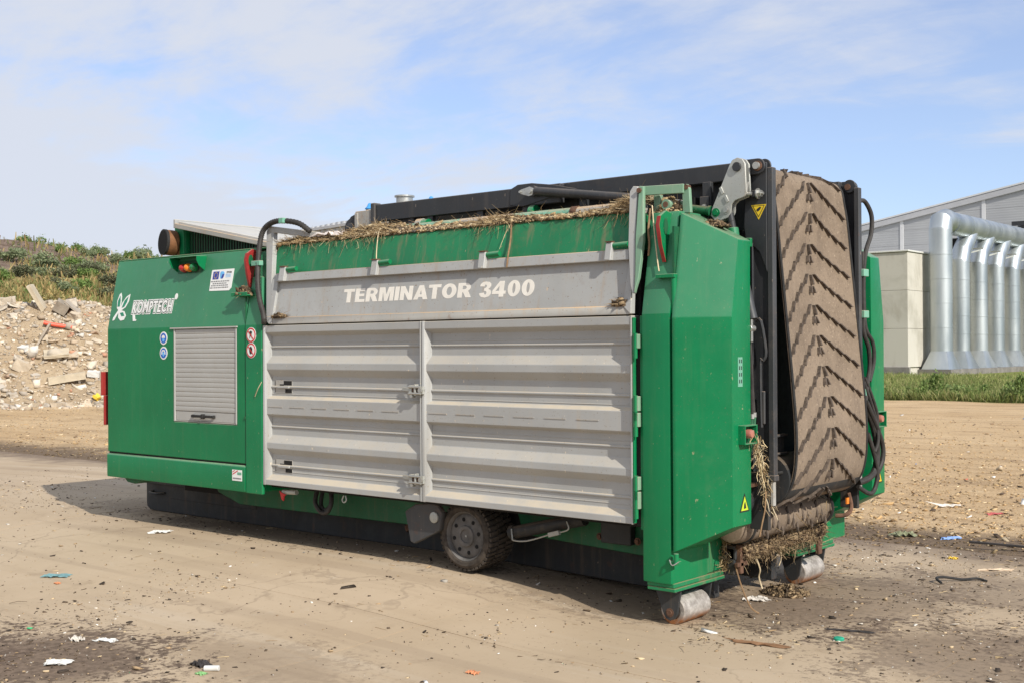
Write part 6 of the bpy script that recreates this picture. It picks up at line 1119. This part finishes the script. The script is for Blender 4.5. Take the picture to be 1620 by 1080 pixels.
# crumpled film on the hopper
def crumple(name, label, cat, loc, size, mat, seed, flat=0.3, rz=0.0, thick=0.003, n=9):
    r = np.random.default_rng(seed); u = np.linspace(-1, 1, n); U, V_ = np.meshgrid(u, u)
    e = 1 + r.normal(0, 0.14, (n, n)); Xx = U*size[0]/2*e; Yy = V_*size[1]/2*(1 + r.normal(0, 0.14, (n, n))); Zz = size[2]*(r.random((n, n))*0.75 + 0.25*(1 - (U**2 + V_**2)/2)); Zz -= Zz.min() - 0.001
    c, s_ = math.cos(rz), math.sin(rz); me = grid_mesh(name, loc[0] + Xx*c - Yy*s_, loc[1] + Xx*s_ + Yy*c, loc[2] + Zz, MAT[mat], False)
    bm = bmesh.new(); bm.from_mesh(me); bmesh.ops.solidify(bm, geom=bm.faces[:], thickness=thick); bm.to_mesh(me); bm.free()
    return obj(name, me, label=label, cat=cat)
crumple('plastic_film', 'crumpled pale plastic film caught in the straw on the hopper edge', 'plastic film', (3.13, 0.235, 2.762), (0.34, 0.14, 0.065), 'film', 3, n=11)
# mulch heaps caught on shelf and ledge
def mulch_pile(name, label, c, rx, ry, h, n=260, straw=60, pal=None):
    pal = pal or STW
    n = n*3; straw = int(straw*1.5)
    a = rng.uniform(0, 6.28, n); r = np.sqrt(rng.random(n)); P = np.column_stack([c[0] + rx*r*np.cos(a), c[1] + ry*r*np.sin(a), c[2] + h*(1 - r**1.3)*rng.uniform(0.3, 1.05, n)])
    ga = bits_geo(P, rng.gamma(2.2, 0.0030, n), 0.6, tints(n, pal)); a = rng.uniform(0, 6.28, straw); r = np.sqrt(rng.random(straw))
    P = np.column_stack([c[0] + rx*r*np.cos(a), c[1] + ry*r*np.sin(a), c[2] + h*(1 - r)*0.9 + 0.004]); gb_ = straw_geo(P, rng.normal(0, 1, (straw, 3))*[1, 0.7, 0.4], rng.gamma(2.5, 0.016, straw), rng.uniform(0.002, 0.004, straw), tints(straw, pal))
    q = merge([ga, gb_]); obj(name, soup(name, q[0], q[1], MAT['straw'], q[2]), label=label, cat='mulch', kind='stuff')
mulch_pile('mulch_clump', 'little mulch heap on the cabin catch shelf', (2.225, 0.005, 2.30), 0.095, 0.042, 0.085, 420, 60, BRN)
mulch_pile('mulch_clump', 'mulch clump on the cabin end of the grey ledge', (2.70, 0.015, 2.092), 0.10, 0.016, 0.03, 260, 50, BRN); mulch_pile('mulch_clump', 'mulch clump in the far corner of the grey ledge', (6.30, 0.02, 2.092), 0.06, 0.02, 0.06, 220, 40, BRN)
mulch_pile('mulch_clump', 'straw heap behind the tipping arm on the rear post', (6.56, 0.24, 2.70), 0.13, 0.09, 0.13, 700, 200); mulch_pile('mulch_clump', 'low mulch ridge on the sloping cover top', (6.86, 0.26, 2.60), 0.13, 0.05, 0.05, 420, 60, BRN)
mulch_pile('mulch_clump', 'dark mulch heap on the ground between the rollers', (6.72, 1.55, -0.03), 0.18, 0.16, 0.07, 500, 160, BRN)
# straw wrapped on the scraper bar and hanging below
n = 6500; y = rng.uniform(0.70, 1.98, n); a = rng.uniform(-0.9, 2.2, n); rr = 0.058 + 0.018*fbm(y, y*0, 5, 3, 51); P = np.column_stack([6.775 + rr*np.cos(a), y, 0.405 + rr*np.sin(a)])
g1 = bits_geo(P, rng.gamma(2.0, 0.0026, n), 0.7, tints(n, [(0.24, 0.17, 0.10), (0.15, 0.10, 0.06), (0.32, 0.23, 0.13), (0.08, 0.055, 0.035)])); n = 3600; y = rng.uniform(0.72, 1.98, n); P = np.column_stack([6.80 + rng.normal(0, 0.03, n), y, 0.40 + rng.normal(0, 0.045, n)])
g2 = straw_geo(P, np.column_stack([rng.normal(0.2, 0.5, n), rng.normal(0, 0.6, n), rng.normal(-0.3, 0.6, n)]), rng.gamma(2.5, 0.017, n), rng.uniform(0.0018, 0.0038, n), tints(n, [(0.36, 0.26, 0.15), (0.24, 0.165, 0.09), (0.46, 0.35, 0.20), (0.12, 0.08, 0.05)]))
n = 260; P = np.column_stack([6.86 + rng.normal(0, 0.06, n), rng.uniform(0.95, 1.75, n), 0.66 + rng.normal(0, 0.04, n)]); g3 = straw_geo(P, np.column_stack([rng.normal(0.3, 0.3, n), rng.normal(0, 0.5, n), rng.normal(-0.6, 0.5, n)]), rng.gamma(2.5, 0.035, n), rng.uniform(0.002, 0.0045, n), tints(n, STW, [3, 4, 3, 3, 2, 1]))
n = 300; P = np.column_stack([6.72 + rng.normal(0, 0.015, n), 0.66 + rng.normal(0, 0.035, n), rng.uniform(0.26, 0.46, n)]); g4 = straw_geo(P, rng.normal(0, 1, (n, 3)), rng.gamma(2.5, 0.02, n), rng.uniform(0.003, 0.006, n), tints(n, STW, [3, 4, 2, 3, 2, 1]))
q = merge([g1, g2, g3, g4]); obj('wrapped_straw', soup('wrapped_straw', q[0], q[1], MAT['straw'], q[2]), label='dark straw wound round the scraper bar under the belt', cat='straw', kind='stuff')
n = 420; P = np.column_stack([7.12 + rng.normal(0, 0.02, n), 0.40 + rng.normal(0, 0.05, n), np.zeros(n)]); k = rng.random(n); P[:, 2] = 1.24 - 0.50*k + rng.normal(0, 0.02, n); P[:, 1] = 0.34 + 0.20*k**0.8 + rng.normal(0, 0.022, n)
g1 = straw_geo(P, np.column_stack([rng.normal(0, 0.25, n), rng.normal(0.35, 0.5, n), rng.normal(-0.9, 0.5, n)]), rng.gamma(2.5, 0.019, n), rng.uniform(0.002, 0.006, n), tints(n, [(0.60, 0.48, 0.28), (0.50, 0.37, 0.20), (0.66, 0.56, 0.38), (0.30, 0.2, 0.1)]))
obj('hanging_straw', soup('hanging_straw', g1[0], g1[1], MAT['straw'], g1[2]), label='bundle of dry stalks hanging between cover and belt', cat='straw', kind='stuff')
for lb_, pts, r, mt in (('dark cord dangling below the dry stalk bundle', [(7.13, 0.48, 0.86), (7.14, 0.45, 0.75), (7.13, 0.43, 0.66), (7.12, 0.41, 0.57)], 0.006, 'brown_stalk'), ('long stalk hanging from the scraper bar to the ground', [(6.80, 0.66, 0.30), (6.83, 0.69, 0.16), (6.87, 0.74, 0.02), (6.90, 0.80, -0.03)], 0.006, 'brown_stalk'), ('curled pale strip hanging under the scraper bar', [(6.80, 0.95, 0.32), (6.82, 0.97, 0.24), (6.80, 0.99, 0.18), (6.82, 1.0, 0.10)], 0.006, 'dry_stalk'), ('short stalk hanging under the middle of the scraper bar', [(6.80, 1.30, 0.36), (6.81, 1.31, 0.28), (6.80, 1.29, 0.22)], 0.004, 'dry_stalk')):
    strand(lb_, pts, r, mt)
# ---- single scraps on the ground
for nm, mt in (('teal_rag', (0.14, 0.26, 0.27)), ('blue_scrap', (0.20, 0.32, 0.60)), ('red_scrap', (0.42, 0.09, 0.09)), ('dark_scrap', (0.035, 0.03, 0.028)), ('orange_scrap', (0.55, 0.22, 0.10)), ('tan_scrap', (0.60, 0.46, 0.32)), ('green_scrap', (0.18, 0.36, 0.14)), ('cap_green', (0.02, 0.30, 0.18)), ('bark', (0.22, 0.12, 0.06)), ('pale_scrap', (0.62, 0.57, 0.50)), ('olive_scrap', (0.20, 0.21, 0.12))): plain(nm, mt, 0.7, var=0.2, scale=12, bmp=0.2)
def zq(x, y): return float(zg(np.array(x), np.array(y))) if y < 4.2 else float(gz(np.array([x]), np.array([y]))[0]) + 0.004
def scrap(name, label, cat, x, y, size, mat, seed, rz=0.0): crumple(name, label, cat, (x, y, zq(x, y)), size, mat, seed, rz=rz)
scrap('torn_rag', 'torn teal rag lying flat on the concrete', 'rag', 1.857, -1.587, (0.22, 0.11, 0.02), 'teal_rag', 1, 0.6)
scrap('orange_scrap', 'small orange scrap next to the teal rag', 'scrap', 2.111, -1.723, (0.05, 0.04, 0.015), 'orange_scrap', 2)
scrap('paper_scrap', 'white crumpled paper scrap in front of the cabin', 'paper', 1.106, -0.115, (0.17, 0.09, 0.03), 'white_plastic', 3, 0.7)
scrap('plastic_sheet', 'white torn plastic sheet on the dark soil patch', 'plastic sheet', 4.333, -2.955, (0.15, 0.10, 0.025), 'white_plastic', 4, 0.8)
scrap('plastic_scrap', 'crushed white scrap at the upper end of the dark soil patch', 'plastic scrap', 4.060, -2.477, (0.14, 0.06, 0.025), 'white_plastic', 5, 0.5)
scrap('plastic_scrap', 'small greyish scrap beside the dark soil patch', 'plastic scrap', 3.899, -2.585, (0.08, 0.06, 0.04), 'pale_scrap', 6)
scrap('brown_clod', 'brown clod of earth just above the flattened white tube', 'clod', 5.028, -2.450, (0.12, 0.08, 0.04), 'dark_scrap', 7)
scrap('green_scrap', 'small bright green scrap touching the flattened white tube', 'scrap', 5.181, -2.558, (0.055, 0.045, 0.015), 'green_scrap', 8)
mb = MB(); c0 = Vector((5.171, -2.478, zq(5.171, -2.478) + 0.016)); d_ = Vector((0.85, 0.5, 0.05)).normalized(); mb.cyl(c0 - d_*0.045, c0 + d_*0.045, 0.017, n=14); obj('plastic_tube', mb.mesh('plastic_tube', MAT['white_plastic'], 0.003), label='white plastic tube lying on the concrete in front', cat='plastic tube')
scrap('bark_strip', 'long brown bark strip on the concrete in front of the near roller', 'bark', 7.311, 0.033, (0.36, 0.045, 0.02), 'bark', 9, 0.15)
mb = MB().rev((7.648, 0.451, zq(7.648, 0.451) + 0.001), (0, 0, 1), [(0.032, 0), (0.034, 0.012), (0.028, 0.018), (0.004, 0.019)], 20); obj('bottle_cap', mb.mesh('bottle_cap', MAT['cap_green']), label='flat green screw cap on the concrete', cat='cap')
mb = MB().tube([(7.50, 2.60, -0.02), (7.44, 2.66, 0.0), (7.47, 2.74, 0.0), (7.58, 2.84, -0.02), (7.66, 2.92, -0.015), (7.74, 2.93, -0.03)], 0.010, 8, 5); obj('rubber_strap', mb.mesh('rubber_strap', MAT['rubber']), label='black rubber strap curled on the concrete near the dirt edge', cat='strap')
scrap('pale_lump', 'pale flat lump on the ground between the rollers', 'lump', 6.66, 1.20, (0.18, 0.12, 0.03), 'pale_scrap', 10, 0.6)
scrap('orange_peel', 'orange brown scrap on the bare concrete in front', 'scrap', 6.376, -1.575, (0.07, 0.05, 0.02), 'orange_scrap', 11)
scrap('blue_strip', 'bright blue plastic strip on the dirt edge', 'plastic strip', 6.719, 4.981, (0.18, 0.06, 0.03), 'blue_scrap', 12, 0.9)
scrap('red_ribbon', 'red plastic ribbon on the wood chips', 'ribbon', 6.481, 7.002, (0.16, 0.06, 0.03), 'red_scrap', 13, 0.7)
mb = MB().bar((7.05, 4.52, 0.01), (7.62, 4.62, 0.0), 0.025, 0.02); obj('dark_stick', mb.mesh('dark_stick', MAT['dark_scrap'], 0.003), label='straight dark stick lying along the dirt edge', cat='stick')
scrap('pale_sheet', 'long pale sheet scrap on the wood chips', 'scrap', 5.832, 7.338, (0.26, 0.10, 0.04), 'pale_scrap', 14, 0.8)
scrap('yellow_scrap', 'yellow plastic scrap in the dark dirt strip', 'plastic scrap', 7.166, 3.788, (0.07, 0.06, 0.025), 'yellow_plastic', 15)
scrap('olive_rag', 'dull green crumpled rag at the dirt edge behind the far roller', 'rag', 6.282, 4.896, (0.22, 0.14, 0.06), 'olive_scrap', 16, 0.7)
scrap('tan_sliver', 'pale pinkish wood sliver near the concrete border', 'sliver', 7.631, 3.461, (0.26, 0.05, 0.02), 'tan_scrap', 17, 0.75)
scrap('dark_twig', 'thin dark twig on the concrete past the green cap', 'twig', 7.624, 0.719, (0.26, 0.03, 0.015), 'dark_scrap', 18, 0.3)
scrap('white_flake', 'white flake on the wood chips behind the far cover', 'flake', 4.05, 7.6, (0.12, 0.09, 0.04), 'white_plastic', 19)
